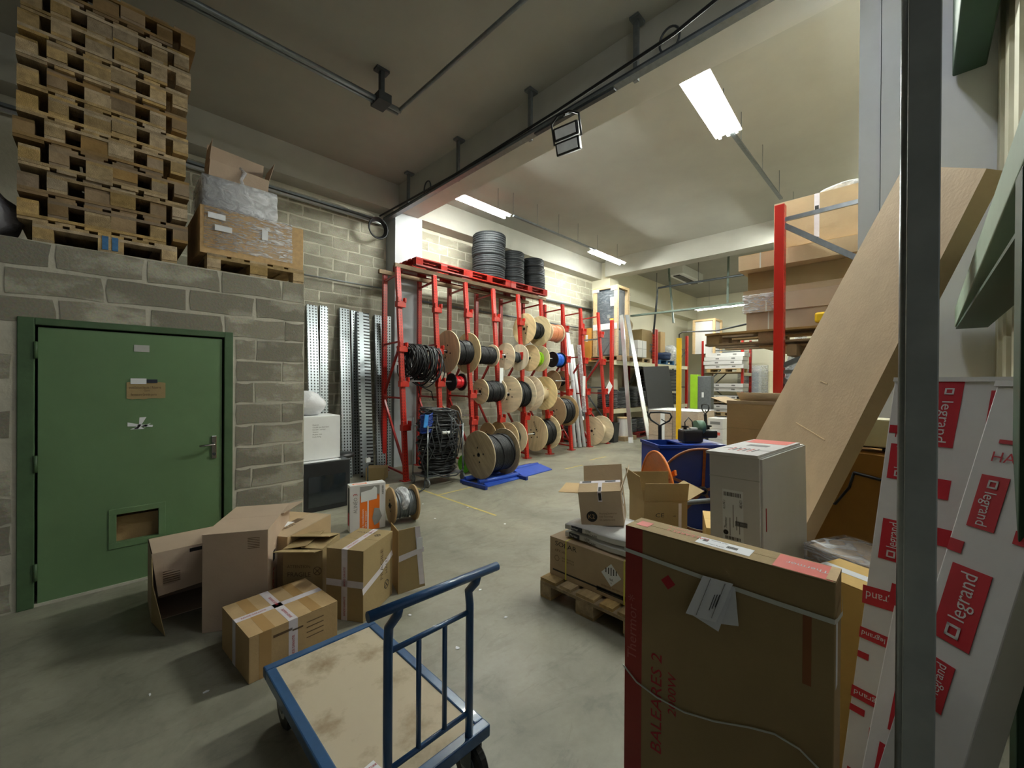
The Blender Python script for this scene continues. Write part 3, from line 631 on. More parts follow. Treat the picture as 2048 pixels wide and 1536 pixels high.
# box by the roof corner (clamped fitting) and plastic bag
o = MB().box((0, 0, 0), (.2, .3, .1)).build('white_carton', card_w, None, .004); o.location = at(620, 560, 'y', 5.2); o.location.z = FZ+.05; o.location.x = 1.33; o.location.y = FY+1.0
o.location = (1.56, 7.2, 3.52); tag(o, 'small white box on the wall beside the wrapped case', 'box')
MB().box((-.05, -.152, 0), (.008, .002, .1)).build('stripe', cable_blue, o)
MB().box((0, .1, -.07), (.25, .2, .03)).build('shelf_bracket', galv_dk, o)
def blob(name, m, parent, c, rad, seed, amp=.25, sub=3, flat=True):
    bm = bmesh.new(); bmesh.ops.create_icosphere(bm, subdivisions=sub, radius=1); rr = random.Random(seed); ph = [(rr.uniform(-4, 4), rr.uniform(-4, 4), rr.uniform(-4, 4), rr.uniform(0, 6)) for _ in range(9)]
    for v in bm.verts:
        k = 1+amp*sum(math.sin(p[0]*v.co.x+p[1]*v.co.y+p[2]*v.co.z+p[3]) for p in ph)/4
        v.co = Vector((v.co.x*rad[0]*k, v.co.y*rad[1]*k, max(-rad[2]*.85 if flat else -9, v.co.z*rad[2]*k)))
    me = bpy.data.meshes.new(name); bm.to_mesh(me); bm.free(); me.materials.append(m); o = link(name, me, parent); o.location = c; return o
o = blob('plastic_bag', mat('grey_foil_bag', '#85848a', .22, metal=.2, var=.15, scale=9, bump=.8, bscale=9), None, (-.60, FY+.24, FZ+.17), (.19, .2, .2), 3, .22, 4); tag(o, 'crumpled grey plastic bag on the block room at the left edge', 'bag')

# ---------------------------------------------------------------- red reel racks
def upright(mb, a, b, w_=.085, d_=.06): return mb.bar(a, b, w_, d_, up=(0, 1, 0))
def rack_frame(X, k, labels):
    t = thing('rack_frame', labels, 'rack', (X, 5.95, 0), 0, 'red rack frames along the block wall')
    f0, f1 = Vector((0, 0, 0)), Vector((0, .31, 3.56)); b0, b1 = Vector((.12, .98, 0)), Vector((.12, .98, 3.66))
    o = MB().bbox(-.04, .04, -.03, .03, 0, 3.575).build('front_upright', red_perf, t, .004); o.rotation_euler = (-math.atan2(.31, 3.56), 0, 0)
    o = MB().bbox(-.04, .04, -.03, .03, 0, 3.66).build('back_upright', redd_perf, t, .004); o.location = b0
    def F(z): return f0.lerp(f1, z/3.56)
    def B_(z): return b0+Vector((0, 0, z))
    for z in (.1, 1.35, 2.3, 3.45): MB().bar(F(z), B_(z), .03, .03).build('cross_brace', red_dk, t)
    for z0, z1, s_ in ((.15, 1.3, 0), (1.4, 2.28, 1)):
        if s_: MB().bar(B_(z0), F(z1), .03, .045).build('diagonal_brace', red_dk, t)
        else: MB().bar(F(z0), B_(z1), .03, .045).build('diagonal_brace', red_dk, t)
    MB().box(f0+Vector((0, .0, .006)), (.16, .14, .012)).build('foot_plate', red_dk, t); MB().box(b0+Vector((0, 0, .006)), (.16, .14, .012)).build('foot_plate', red_dk, t)
    for z in (2.95, 2.2, 1.62 if k < 2 else 1.4, .9):
        p = F(z); b = MB(); b.box(p+Vector((0, -.05, -.03)), (.16, .09, .1)); b.box(p+Vector((-.065, -.07, .04)), (.03, .08, .08)); b.box(p+Vector((.065, -.07, .04)), (.03, .08, .08)); b.build('bar_cradle', red, t, .006)
    if k in (0, 1, 2, 3): MB().box(F(1.95 if k == 0 else 1.2)+Vector((0, -.036, 0)), (.06, .002, .05)).build('sticker', paper, t).rotation_euler = (-math.atan2(.31, 3.56), 0, 0)
    return t
FX_ = [3.52, 4.25, 4.97, 5.70, 6.44, 7.2, 8.02, 8.77, 9.6]
names = ['first red rack frame from the left, beside the steel cable trays', 'second red rack frame from the left, by the hanging cable coils', 'third red rack frame from the left, behind the big floor reel', 'fourth red rack frame from the left', 'fifth red rack frame from the left, behind the lowest black-printed reel', 'sixth red rack frame from the left, under the tyres', 'seventh red rack frame from the left, beside the white tubes', 'eighth red rack frame from the left, in front of the empty floor reel', 'ninth red rack frame from the left, next to the shelving']
for k, X in enumerate(FX_): rack_frame(X, k, names[k])
def fy(z): return 5.98+.087*z
def rod(x0, x1, z, lab):
    o = MB().tube([(x0, fy(z), z), (x1, fy(z), z)], .014, 10).build('reel_bar', alu, None); tag(o, lab, 'bar', 'steel bars carrying the reels'); return o
rod(3.45, 5.75, 2.2, 'upper steel bar through the largest left-hand reel'); rod(3.5, 5.1, 1.635, 'steel bar through the small red spool'); rod(5.65, 7.3, 2.2, 'upper steel bar through the grey and lime cable reels'); rod(7.35, 8.2, 2.2, 'steel bar through the blue spool')
rod(5.1, 7.7, 1.40, 'middle steel bar under the large plywood reels'); rod(6.45, 8.4, 2.89, 'topmost steel bar through the striped wooden reels'); rod(7.3, 8.5, .93, 'steel bar low at the right through the black cable reel'); rod(7.6, 8.3, 1.675, 'short steel bar through the small brown reel'); rod(4.1, 5.0, 1.0, 'steel bar behind the cable trolley')
rod(6.35, 7.8, .50, 'lowest steel bar through the black-printed reel'); rod(5.4, 6.5, .47, 'low steel bar behind the big floor reel')

def reel(label, xl, xr, y, z, rf, rc, cm, fm=ply, rcore=.06, name='cable_reel', rz=0, txt=None, bolts=4, g='cable reels on the red racks', gap=.1, right=True, left=True, edge=ply_core, spokes=False, cab='cable', rf2=None):
    cx = (xl+xr)/2; t = thing(name, label, 'cable reel', (cx, y, z), rz, g); hw = (xr-xl)/2; th = .022
    for s_ in ((-1, 1) if left and right else ((-1,) if left else (1,))):
        x0, x1 = sorted((s_*hw, s_*(hw-th))); rr = rf if s_ < 0 else (rf2 or rf)
        fl_ = MB().lathe([(x0, .035), (x0, rr-.003), (x0+.003, rr), (x1-.003, rr), (x1, rr-.003), (x1, .035)], 44, closed=True).build('flange', fm, t); fl_.rotation_euler = (random.uniform(0, 6), 0, 0)
        bh = MB()
        for k in range(bolts):
            a = 2*PI*k/bolts+.5; bh.cyl((s_*hw, rf*.3*math.cos(a), rf*.3*math.sin(a)), (s_*(hw+.0015), rf*.3*math.cos(a), rf*.3*math.sin(a)), .016 if rf > .3 else .01, 12)
        if bolts: bh.build('bolt_hole', ink, fl_)
    n = max(2, int((xr-xl-2*th)/.03)) if rc else 0
    if rc:
        pr = []; a0, a1 = -hw+th, hw-th
        for i in range(n):
            for q in (0, .25, .5, .75): pr.append((a0+(a1-a0)*(i+q)/n, rc-.010+.010*math.sin(PI*q)**.7+.004*math.sin(i*1.7)))
        pr.append((a1, rc-.01)); MB().lathe(pr, 36, sm=True).build(cab, cm, t)
        wv = MB(); ph = random.uniform(0, 6); wv.tube([(a0+.02+(a1-a0-.04)*i/40, (rc+.006)*math.cos(ph+i*.33), (rc+.006)*math.sin(ph+i*.33)) for i in range(41)], .010 if rf > .25 else .005, 6); wv.build('loose_turn', cm, t)
    else: MB().lathe([(-hw+th, rcore+.1), (hw-th, rcore+.1)], 24, sm=True).build('barrel', ply, t)
    MB().lathe([(-hw-.004, .034), (hw+.004, .034), (hw+.004, .028), (-hw-.004, .028)], 16, closed=True).build('hub', dkmet, t)
    if txt:
        me, wd = textmesh(txt[0], ink); o = link('lettering', me, t); h = txt[1]; a = txt[2]; U = Vector((0, -math.cos(a), math.sin(a))); V = Vector((0, math.sin(a)*1, math.cos(a)))
        o.matrix_local = Matrix.Translation((-hw-.002, txt[3], txt[4])) @ Matrix((U*h, V*h, Vector((-1, 0, 0)))).transposed().to_4x4()
    return t
def reelp(label, L_, R_, hd, hc, cm, fm=ply, dy=0, **k):
    """flange centres and diameters read off the photograph, set on the bar plane"""
    z = 1.5
    for _ in range(8): p = at(L_[0], L_[1], 'y', 5.98+.087*z+dy); z = p.z
    q = at(R_[0], R_[1], 'y', p.y); sc_ = (p-Vector((0, 0, CAM_H))).dot(FW)/FPX/2
    return reel(label, p.x, q.x, p.y, p.z, hd*sc_*1.01, hc*sc_, cm, fm, **k)
r1 = reelp('large plywood reel with black lettering and black cable on the upper bar', (893, 703), (936, 707), 84, 50, rubber, txt=('ecotel', .11, R(50), .17, -.30))
MB().box((-(r1.children[0].data.vertices[0].co.x**2)**.5-.004, -.06, .17), (.002, .17, .09), Matrix.Rotation(R(-38), 3, 'X')).build('label', ink, r1)
reelp('narrow reel of black cable right of the large lettered reel', (946, 709), (985, 709), 46, 36, rubber)
reelp('pale plywood reel of dark grey cable on the upper bar', (1010, 713), (1039, 715), 54, 20, cable_gy)
reelp('plywood reel of lime green cable on the upper bar', (1059, 716), (1080, 718), 53, 28, cable_lime)
reelp('black plastic spool of blue cable at the right end', (1104, 719), (1121, 721), 31, 25, cable_blue, spool_blk)
reelp('striped wooden reel of black cable on the topmost bar', (1048, 658), (1079, 662), 62, 33, rubber)
reelp('reel of copper-orange wire at the right end of the topmost bar', (1091, 664), (1116, 667), 38, 33, cable_orange)
reelp('small black plastic spool of red cable on the first bay bar', (902, 764), (924, 764), 35, 24, cable_red, spool_blk)
reelp('plywood reel of glossy black cable in the middle row, left', (960, 783), (998, 782), 50, 43, rubber)
reelp('large plywood reel of black cable in the middle row, centre', (1017, 789), (1047, 787), 73, 52, rubber)
reelp('empty wooden reel with pale core in the middle row, right', (1061, 787), (1089, 786), 69, 0, rubber, rcore=.06)
reelp('small brown fibreboard reel with a white sticker', (1105, 762), (1126, 762), 42, 18, rubber, ply_brown, dy=.3)
reelp('dark wooden reel of thick black cable low at the right', (1107, 823), (1133, 822), 62, 51, rubber, ply_brown)
reelp('plywood reel with black lettering and black cable on the lowest bar', (1068, 867), (1096, 863), 70, 52, rubber, txt=('ecotel', .10, R(-65), .03, .26))
reelp('pale plywood reel of black cable behind the floor reel', (1015, 876), (1033, 875), 62, 30, rubber)
reelp('brown reel half hidden behind the floor reel and fourth frame', (975, 870), (997, 870), 50, 20, rubber, ply_brown)
reel('big weathered plank reel of black cable standing on the blue unroller', 4.29, 4.87, 5.03, .45, .39, .3, rubber, mat('weathered_plank', '#a5957a', .8, var=.28, scale=2.2, bump=.3, stretch=(1, 9, 1)), g='cable reels on the floor')
reel('empty pale wooden reel on the floor by the eighth rack frame', 9.03, 9.5, 6.05, .375, .375, 0, rubber, ply, rcore=.06, g='cable reels on the floor')
reel('small reel of lime green cable behind the cable trolley', 4.55, 4.8, 5.75, .16, .16, .13, cable_green, cable_green, g='cable reels on the floor', bolts=0)
reel('small brown reel on a bar behind the cable trolley', 4.3, 4.62, fy(1.0)+.02, 1.0, .2, .1, rubber, ply_brown)
sr = reel('small fibreboard reel of film-wrapped grey cable on the floor', 2.33, 2.62, 4.26, .2, .205, .15, galv_dk, ply_brown, rz=R(-12), g='cable reels on the floor')
blob('film_wrap', bagfilm, sr, (0, -.02, .05), (.09, .15, .13), 5, .25, 3, False)

# hanging cable coils in the first bay
def coil(label, x0, x1, y, z, Rr, n, seed, m=rubber, grp='cable coils hanging from the rack'):
    rr = random.Random(seed); t = thing('cable_coil', label, 'cable', ((x0+x1)/2, y, z), 0, grp); b = MB(); b2 = MB()
    for i in range(n):
        xx = (x0-x1)/2+(x1-x0)*i/(n-1); r0 = Rr*rr.uniform(.82, 1.08); ti = rr.uniform(-.10, .10); sag = rr.uniform(1.0, 1.14)
        pts = [(xx+ti*math.sin(a)+rr.uniform(-.004, .004), r0*math.cos(a), -r0*sag+r0*sag*math.sin(a)+.03) for a in [2*PI*j/26 for j in range(26)]]
        (b if i % 2 else b2).tube(pts, rr.uniform(.009, .014), 6, closed=True)
    b.build('cable_loops', m, t); b2.build('cable_loops', cable_gy if seed % 2 else m, t)
    b = MB(); b.tube([(x1-x0-.5, 0, -2*Rr), (.05, -.02, -2*Rr-.15), (.1, 0, -2*Rr-.3)], .01, 6); b.build('loose_end', m, t); return t
coil('shiny black cable coil hanging at the left of the first bay', 3.66, 3.98, fy(2.2), 2.24, .27, 22, 2)
coil('looser dark grey cable coil hanging beside the black one', 3.98, 4.2, fy(2.2), 2.22, .31, 13, 5)

# red pallets and tyres on top
for k, (x0, lab) in enumerate(((3.85, 'left red pallet lying on top of the racks'), (4.98, 'middle red pallet lying on top of the racks'), (6.2, 'right red pallet lying on top of the racks'))):
    pallet(lab, (x0+.6-.0, 6.62, 3.665), R(90), 'r', False, 'red pallets on the racks')
MB()
t = thing('support_beam', 'dark timber beam under the red pallets on the rack tops', 'beam'); 
MB().bbox(3.5, 7.45, 6.3, 6.36, 3.575, 3.645).build('beam', wood_old, t); MB().bbox(3.5, 7.45, 6.86, 6.92, 3.575, 3.645).build('beam', wood_old, t)
def tyre(R_, r_, h):
    t = bpy.data.objects.new('tyre', None); pr = [(0, r_), (.03*h, r_+.15*(R_-r_)), (0, R_*.93), (.12*h, R_)]
    z = .12
    for k in range(4): pr += [(h*(z+.02), R_), (h*(z+.15), R_), (h*(z+.165), R_-.012), (h*(z+.18), R_-.012)]; z += .19
    pr += [(.88*h, R_), (h, R_*.93), (h*.97, r_+.15*(R_-r_)), (h, r_)]
    return MB().lathe(pr, 48, 'z').mesh('tyre', tyre_m)
big = tyre(.36, .2, .245); sm_ = tyre(.285, .17, .2)
for (x, y, me, n, h, lab, s_) in ((5.9, 6.62, big, 5, .245, 'the tall left stack of large tyres', 1), (6.72, 6.72, sm_, 4, .2, 'the middle stack of smaller tyres', 1), (7.45, 6.74, sm_, 4, .2, 'the right stack of smaller tyres', 1)):
    for k in range(n):
        if n == 5 and k == 4: continue
        o = link('tyre', me); o.location = (x+random.uniform(-.015, .015)+(.03 if (n == 4 and x > 7 and k in (0, 1, 2)) else 0), y, 3.815+k*h); nn = 4
        tag(o, ['bottom', 'second from bottom', 'second from top', 'top'][k]+' black tyre of '+lab, 'tyre', 'black tyres stacked on the red pallets')

# ---------------------------------------------------------------- blue unroller with ramps
t = thing('reel_unroller', 'blue steel reel unroller with two flat ramp plates on the floor', 'reel stand', (0, 0, 0))
P = [at(*q, 'z', .03) for q in ((926, 962), (973, 975), (1105, 941), (1060, 927))]
def slab(mb, pts, z0, z1): return mb.prism([(p.x, p.y) for p in pts], z0, z1)
m1 = at(1028, 959, 'z', .03); m1b = at(1022, 943, 'z', .03); a1 = at(952, 957, 'z', .03)
def ramp(A, B, C, D, za, zb, nm='ramp_plate'):
    MB().quadbox([(A.x, A.y, 0.002), (B.x, B.y, .002), (C.x, C.y, .03), (D.x, D.y, .03), (A.x, A.y, .016), (B.x, B.y, .016), (C.x, C.y, .075), (D.x, D.y, .075)]).build(nm, blue_rmp, t)
A = at(975, 975, 'z', 0); Bm = at(1043, 957, 'z', 0); C_ = at(1020, 944, 'z', .06); D_ = at(955, 958, 'z', .06)
ramp(A, Bm, C_, D_, 0, 0)
A = at(1049, 955, 'z', 0); B2 = at(1104, 940, 'z', 0); C2 = at(1080, 929, 'z', .06); D2 = at(1026, 941, 'z', .06)
ramp(A, B2, C2, D2, 0, 0)
yb = 5.45
b = MB(); p0 = at(926, 964, 'z', .03); p1 = at(973, 976, 'z', .03); b.bar((p0.x, p0.y, .03), (p1.x, p1.y, .03), .05, .06); b.bar((4.98, 4.6, .03), (5.0, 5.4, .03), .05, .06); b.bar((p0.x, p0.y+.05, .03), (5.9, 5.35, .03), .05, .05); b.build('side_rail', blue_dp, t, .004)
b = MB(); b.cyl((4.15, 4.86, .06), (5.0, 4.84, .06), .035, 14); b.cyl((4.15, 5.2, .06), (5.9, 5.18, .06), .035, 14); b.build('roller', blue_rmp, t)

# ---------------------------------------------------------------- trolley heaped with cable
t = thing('cable_trolley', 'wire trolley on grey castors heaped with black cable', 'trolley', (3.87, 5.56, 0))
for x in (-.34, .34):
    for y in (-.22, .2):
        b = MB(); b.tube([(x, y, .1), (x, y, 1.05 if y > 0 else .95)], .011, 8); b.build('post', galv, t)
        cs = MB(); cs.lathe([(-.014, .012), (-.014, .058), (-.008, .064), (.008, .064), (.014, .058), (.014, .012)], 20, 'x', (x, y, .064)); wh = cs.build('castor', mat('grey_castor_rubber', '#77797a', .5), t)
        f = MB(); f.box((x-.02, y, .09), (.005, .05, .07)); f.box((x+.02, y, .09), (.005, .05, .07)); f.box((x, y, .125), (.05, .05, .01)); f.build('fork', galv, wh)
MB().bbox(-.35, .35, -.23, .21, .14, .155).build('shelf', galv_dk, t)
b = MB(); b.tube([(-.34, -.22, .92), (.34, -.22, .92), (.34, .2, .92), (-.34, .2, .92)], .009, 6, closed=True); b.build('top_hoop', galv, t)
def ringpts(c, a_, b_, tilt, n, rr, j=.012, ph=0):
    return [(c[0]+a_*math.cos(k)+rr.uniform(-j, j), c[1]+b_*math.sin(k)+rr.uniform(-j, j), c[2]+tilt*math.cos(k+ph)+rr.uniform(-j, j)*.6) for k in [2*PI*i/n for i in range(n)]]
h = thing('cable_heap', 'big tangled heap of black and grey cables loaded on the wire trolley', 'cable', (3.87, 5.56, 0)); rr = random.Random(4)
bs = [MB() for _ in range(4)]
for i in range(95):
    z = .18+1.0*i/95+rr.uniform(-.02, .02); wob = 1 if z < .55 else 1.12 if z < 1 else .95
    bs[i % 3].tube(ringpts((rr.uniform(-.03, .03), rr.uniform(-.02, .02), z), rr.uniform(.24, .31)*wob, rr.uniform(.18, .24)*wob, rr.uniform(-.05, .05), 22, rr, ph=rr.uniform(0, 6)), rr.uniform(.009, .015), 6, closed=True)
for i in range(16):
    a = rr.uniform(-PI, 0); x0 = .3*math.cos(a); y0 = .25*math.sin(a)-.03
    zt = rr.uniform(.75, 1.15); bs[3].tube([(x0*.8, y0*.7, zt), (x0*1.15, y0*1.1, zt-.1), (x0*1.2+rr.uniform(-.1, .1), y0*1.2, zt-.35), (x0+rr.uniform(-.15, .15), y0*1.1, zt-.6)], .009, 6)
bs[3].tube([(-.3, -.1, 1.0), (-.36, -.1, 1.12), (-.2, -.12, 1.2), (.1, -.1, 1.2), (.33, -.1, 1.13), (.4, -.12, .95), (.36, -.15, .7)], .011, 8)
bs[3].tube([(-.33, -.24, .25), (-.1, -.3, .14), (.15, -.3, .13), (.33, -.25, .2), (.37, -.2, .4)], .012, 8)
bs[3].tube([(-.3, -.1, .2), (-.45, -.3, .02), (-.7, -.45, .012), (-.95, -.9, .012), (-1.2, -1.1, .012)], .012, 8)
for k, m_ in enumerate((rubber, rubber, cable_gy, cable_gy)): bs[k].build('cable_loops', m_, h)
MB().lathe([(-.2, .19), (.2, .19)], 24, 'z', (0, 0, .7)).build('core_bundle', rubber, h)
MB().lathe([(-.2, .17), (.25, .17)], 24, 'z', (0, 0, .37)).build('core_bundle', rubber, h)
b = MB(); b.cyl((-.12, -.28, .83), (.06, -.29, .825), .026, 12); b.build('white_roll', whitep, h)
r2 = random.Random(8)
o = MB()
for i in range(14): o.tube(ringpts((-.30, -.12, .85+.02*i), .09, .08, .02, 14, r2), .012, 6, closed=True)
o.build('blue_cable', blue_dp, h)
MB().box((-.36, -.2, 1.02), (.07, .02, .2), Matrix.Rotation(R(8), 3, 'Y')).build('blue_handle', mat('bright_blue_plastic', '#3a86cc', .35), h, .006)

# ---------------------------------------------------------------- steel cable trays leaning on the wall
def leaning_tray(label, x, wd, hgt, y0=6.85, y1=7.33, dx=0, rot=0, m=tray_m):
    a = Vector((x, y0, .0)); b_ = Vector((x+dx, y1, hgt)); ax = (b_-a); L = ax.length; z = ax.normalized(); xx = Vector((1, 0, 0)); xx = (xx-z*xx.dot(z)).normalized(); yy = z.cross(xx)
    mw = Matrix.Translation(a) @ Matrix((xx, yy, z)).transposed().to_4x4() @ Matrix.Rotation(rot, 4, 'Z')
    t = thing('cable_tray_length', label, 'cable tray', mw=mw, group='steel cable trays leaning on the block wall')
    MB().bbox(-wd/2, wd/2, -.002, .002, 0, L).build('web', m, t)
    for s_ in (-1, 1): MB().bbox(s_*wd/2-.0015, s_*wd/2+.0015, 0, .05, 0, L).build('flange', galv, t)
    return t
def tray_px(label, pt, pb, wpx, yt, y0=6.78, m=tray_m, rot=0, y1=7.33):
    """tray set out from its top and bottom centre columns in the photograph, with its real height"""
    T_ = at(pt, yt, 'y', y1); B0 = at(pb, 930, 'y', y0); return leaning_tray(label, B0.x, wpx, T_.z, y0, y1, T_.x-B0.x, rot, m)
tray_px('leftmost galvanised perforated tray, by the white cabinet', 624, 633, .17, 610)
tray_px('second galvanised tray from the left, just right of the leftmost', 648, 649, .13, 612, 6.85)
tray_px('single perforated tray standing left of the wide one', 689, 695, .17, 617)
tray_px('tray nested behind the wide ladder-like tray', 711, 716, .16, 622, 6.98, y1=7.31)
tray_px('wide galvanised tray with curved rungs in the middle', 726, 735, .23, 625, 6.66, perf_mat('rung_tray_steel', '#9ba3a7', .2, .06, .6, .42, metal=.55), y1=7.26)
tray_px('galvanised tray just left of the first red back upright', 758, 763, .17, 631, 6.85)
tray_px('narrow tray right of the first red back upright', 778, 779, .08, 633, 6.95, y1=7.02)

# ---------------------------------------------------------------- goods by the block room corner
t = thing('white_cabinet', 'white cabinet with printed text standing on the black cabinet', 'cabinet', (2.23, 6.05, .77))
c0 = at(667, 868, 'y', 5.75)
t.location = (1.96, 5.62, .62); MB().box((0, 0, .28), (.52, .42, .56)).build('body', whitep, t, .01)
for i in range(6): text(t, (.52, .42, .56), 'f', ('Matériel', 'Chauffe eau électrique', 'Réf 200 L vertical', 'Tension', 'Modèle Atlas', 'Poids 45 kg')[i], .17, .44-.03*i, .022, ink_g)
t2 = thing('black_cabinet', 'black glass-fronted cabinet under the white cabinet', 'cabinet', (1.99, 5.56, 0))
MB().box((0, 0, .305), (.62, .55, .61)).build('body', blackm, t2, .008); MB().box((.02, -.278, .25), (.46, .006, .38)).build('glass_panel', mat('dark_glass', '#20262a', .08, spec=.8), t2); MB().bbox(-.25, .2, -.25, -.1, .611, .616).build('paper', paper, t2)
o = blob('plastic_bag', mat('white_thin_plastic', '#d5d6da', .3, var=.05, scale=8, bump=.7, bscale=8), None, (1.85, 5.6, 1.33), (.24, .16, .17), 9, .2, 4); tag(o, 'white plastic bag lying on the white cabinet', 'bag')
o = thing('stool', 'black round stool seat between the cabinets and the trays', 'stool', (2.45, 5.95, 0)); MB().lathe([(.52, 0.001), (.52, .16), (.535, .185), (.57, .185), (.59, .15), (.6, .001)], 32, 'z', sm=True).build('seat', blackm, o); MB().cyl((0, 0, .04), (0, 0, .52), .03, 12).build('column', dkmet, o)
for k in range(5): a = 2*PI*k/5; MB().bar((0, 0, .05), (.24*math.cos(a), .24*math.sin(a), .03), .04, .03).build('leg', blackm, o)
t, sz = carton('small cardboard box at the foot of the leaning steel trays', (3.05, 6.42), (3.28, 6.22), .25, 0, .2, card_dk)
t, sz = carton('flat cardboard box on the floor behind the printed fan box', (2.45, 5.5), (2.8, 5.25), .3, 0, .12, card)
o = thing('paint_roller', 'white-topped rod leaning by the small cardboard box', 'tool', (3.02, 6.28, 0)); MB().tube([(0, 0, 0), (0, 0, .42)], .012, 8).build('rod', galv_dk, o); MB().box((0, 0, .36), (.07, .05, .07)).build('head', whitep, o)
# printed fan box
A = at(702, 973, 'z', .52); Bq = at(771, 966, 'z', .52)
A = Vector((1.86, 4.10)); Bq = Vector((2.14, 4.02))
pA = at(700, 973, 'z', .5); pB = at(771, 964, 'z', .5)
t, sz = carton('white and orange printed ventilation unit box standing upright', (pA.x, pA.y), (pB.x, pB.y), .13, 0, .5, card_w, name='printed_box')
W_, D_, H_ = sz
plate(t, sz, 'f', W_*.55, .19, W_*.56, .38, printed_or, 'print'); plate(t, sz, 'f', W_*.5, .19, .015, .38, paper, 'print', .0012)
plate(t, sz, 'f', W_*.55, .42, W_*.56, .12, printed_gy, 'print')
b = MB(); b.prism([(W_*.3, .31), (W_*.75, .33), (W_*.75, .45), (W_*.68, .47), (W_*.6, .44), (W_*.3, .42)], 0, .002); o = b.build('print', whitep, t); o.matrix_local = Matrix.Translation((-W_/2, -D_/2-.0015, 0)) @ Matrix(((1, 0, 0), (0, 0, -1), (0, 1, 0))).to_4x4()
b = MB(); b.prism([(W_*.62, .12), (W_*.68, .04), (W_*.8, .06), (W_*.9, .13), (W_*.82, .22), (W_*.68, .23)], 0, .002); o = b.build('print', printed_gy, t); o.matrix_local = Matrix.Translation((-W_/2, -D_/2-.0015, 0)) @ Matrix(((1, 0, 0), (0, 0, -1), (0, 1, 0))).to_4x4()
text(t, sz, 'f', 'ALINÉO', W_*.20, .2, .055, ink_g, R(90), fit=.17); text(t, sz, 'f', '3', W_*.20, .385, .06, leg_red, R(90))
text(t, sz, 'f', 'la ventilation', W_*.38, .03, .03, paper, R(90), fit=.2, lift=.003); text(t, sz, 'f', 'ultra compact', W_*.46, .03, .03, paper, R(90), fit=.18, lift=.003); text(t, sz, 'f', 'AIRDER', W_*.95, .37, .03, ink, R(90), fit=.1)
plate(t, sz, 'l', D_/2, .33, .07, .28, ink, 'print'); plate(t, sz, 'l', D_/2, .13, .06, .14, ink_r, 'print'); plate(t, sz, 't', W_*.3, D_/2, W_*.4, .05, printed_or, 'print'); plate(t, sz, 't', W_*.3, D_/2, W_*.3, .02, paper, 'print', .0012)

# ---------------------------------------------------------------- cardboard pile in front of the green door
def vt(t, sz, face, pos, wt=.05, m=tape_w, name='tape', letters='BANDE GARANTIE', horiz=False, lo=0, hi=None):
    L_ = {'f': sz[2], 'r': sz[2], 'l': sz[2], 't': sz[1]}[face]; LU = {'f': sz[0], 'r': sz[1], 'l': sz[1], 't': sz[0]}[face]
    if horiz:
        hi = hi or LU; plate(t, sz, face, (lo+hi)/2, pos, hi-lo, wt, m, name)
        k = lo+.03
        while letters and k < hi-.14:
            if abs(k+.065-(lo+hi)/2) > .09: text(t, sz, face, letters, k, pos-.008, .022, ink_r, fit=.13)
            k += .17
    else:
        hi = hi or L_; plate(t, sz, face, pos, (lo+hi)/2, wt, hi-lo, m, name)
        k = lo+.03
        while letters and k < hi-.14: text(t, sz, face, letters, pos+.008, k, .022, ink_r, R(90), fit=.13); k += .2
t, sz = carton('tall pinkish cardboard box standing in front of the green door', (.452, 3.241), (.781, 3.064), .62, 0, .632, card_pink)
for k in range(7): plate(t, sz, 'f', .29, .585-.011*k, .07, .004, ink_b, 'print')
plate(t, sz, 'r', .15, .40, .06, .07, ink, 'print'); text(t, sz, 'r', 'legrand', .12, .32, .06, ink_r, R(-90), fit=.3)
b = MB(); b.quadbox([(sz[0]/2, sz[1]/2-.28, .628), (sz[0]/2+.0, sz[1]/2, .628), (sz[0]/2+.10, sz[1]/2, .64), (sz[0]/2+.02, sz[1]/2-.28, .632), (sz[0]/2, sz[1]/2-.28, .633), (sz[0]/2, sz[1]/2, .633), (sz[0]/2+.10, sz[1]/2, .645), (sz[0]/2+.02, sz[1]/2-.28, .637)]); b.build('flap', card_pink, t)
# legrand box lying open towards the viewer
q0 = Vector((.02, 3.92)); q1 = Vector((.55, 3.74))
pa = at(303, 1108, 'z', .46); pb = at(404, 1086, 'z', .46)
t = thing('cardboard_box', 'low open printed carton lying on its side against the green door', 'box', (0, 0, 0)); A2 = Vector((pa.x, pa.y)); B2 = Vector((pb.x, pb.y)); u = (B2-A2); an = math.atan2(u.y, u.x)
t.location = (A2.x, A2.y, 0); t.rotation_euler = (0, 0, an); Lx = .55; H0 = .46; Dp = .36
b = MB(); b.bbox(0, Lx, 0, Dp, H0-TH, H0); b.bbox(0, TH, 0, Dp, 0, H0); b.bbox(Lx-TH, Lx, 0, Dp, 0, H0); b.bbox(0, Lx, Dp-TH, Dp, 0, H0); b.bbox(0, Lx, 0, Dp, 0, TH); b.build('body', card_pink, t)
b = MB(); b.quadbox([(.0, -.004, H0), (Lx, -.004, H0), (Lx, -.07, H0-.23), (.03, -.07, H0-.27), (.0, 0.0, H0), (Lx, 0, H0), (Lx, -.066, H0-.23), (.03, -.066, H0-.27)]); fp_ = b.build('front_flap', card_pink, t)
b = MB(); b.quadbox([(0, 0, .005), (0, 0, H0-.02), (-.01, -.26, H0-.12), (.05, -.26, 0.005), (.004, 0, .005), (.004, 0, H0-.02), (-.006, -.26, H0-.12), (.054, -.26, .005)]); b.build('side_flap', green_door if False else card_dk, t)
for k in range(9):
    o = MB().box((.1, -.018-.0065*k*.9, H0-.09-.013*k), (.09, .003, .005)).build('print', ink_b, fp_)
text(t, (Lx, .02, H0), 'f', 'legrand', .31+Lx/2, H0-.05, .07, ink_r, fit=.2, lift=.012).rotation_euler.x += R(-16)
MB().box((.24, -.014, H0-.035), (.08, .003, .04)).build('print', ink, fp_)
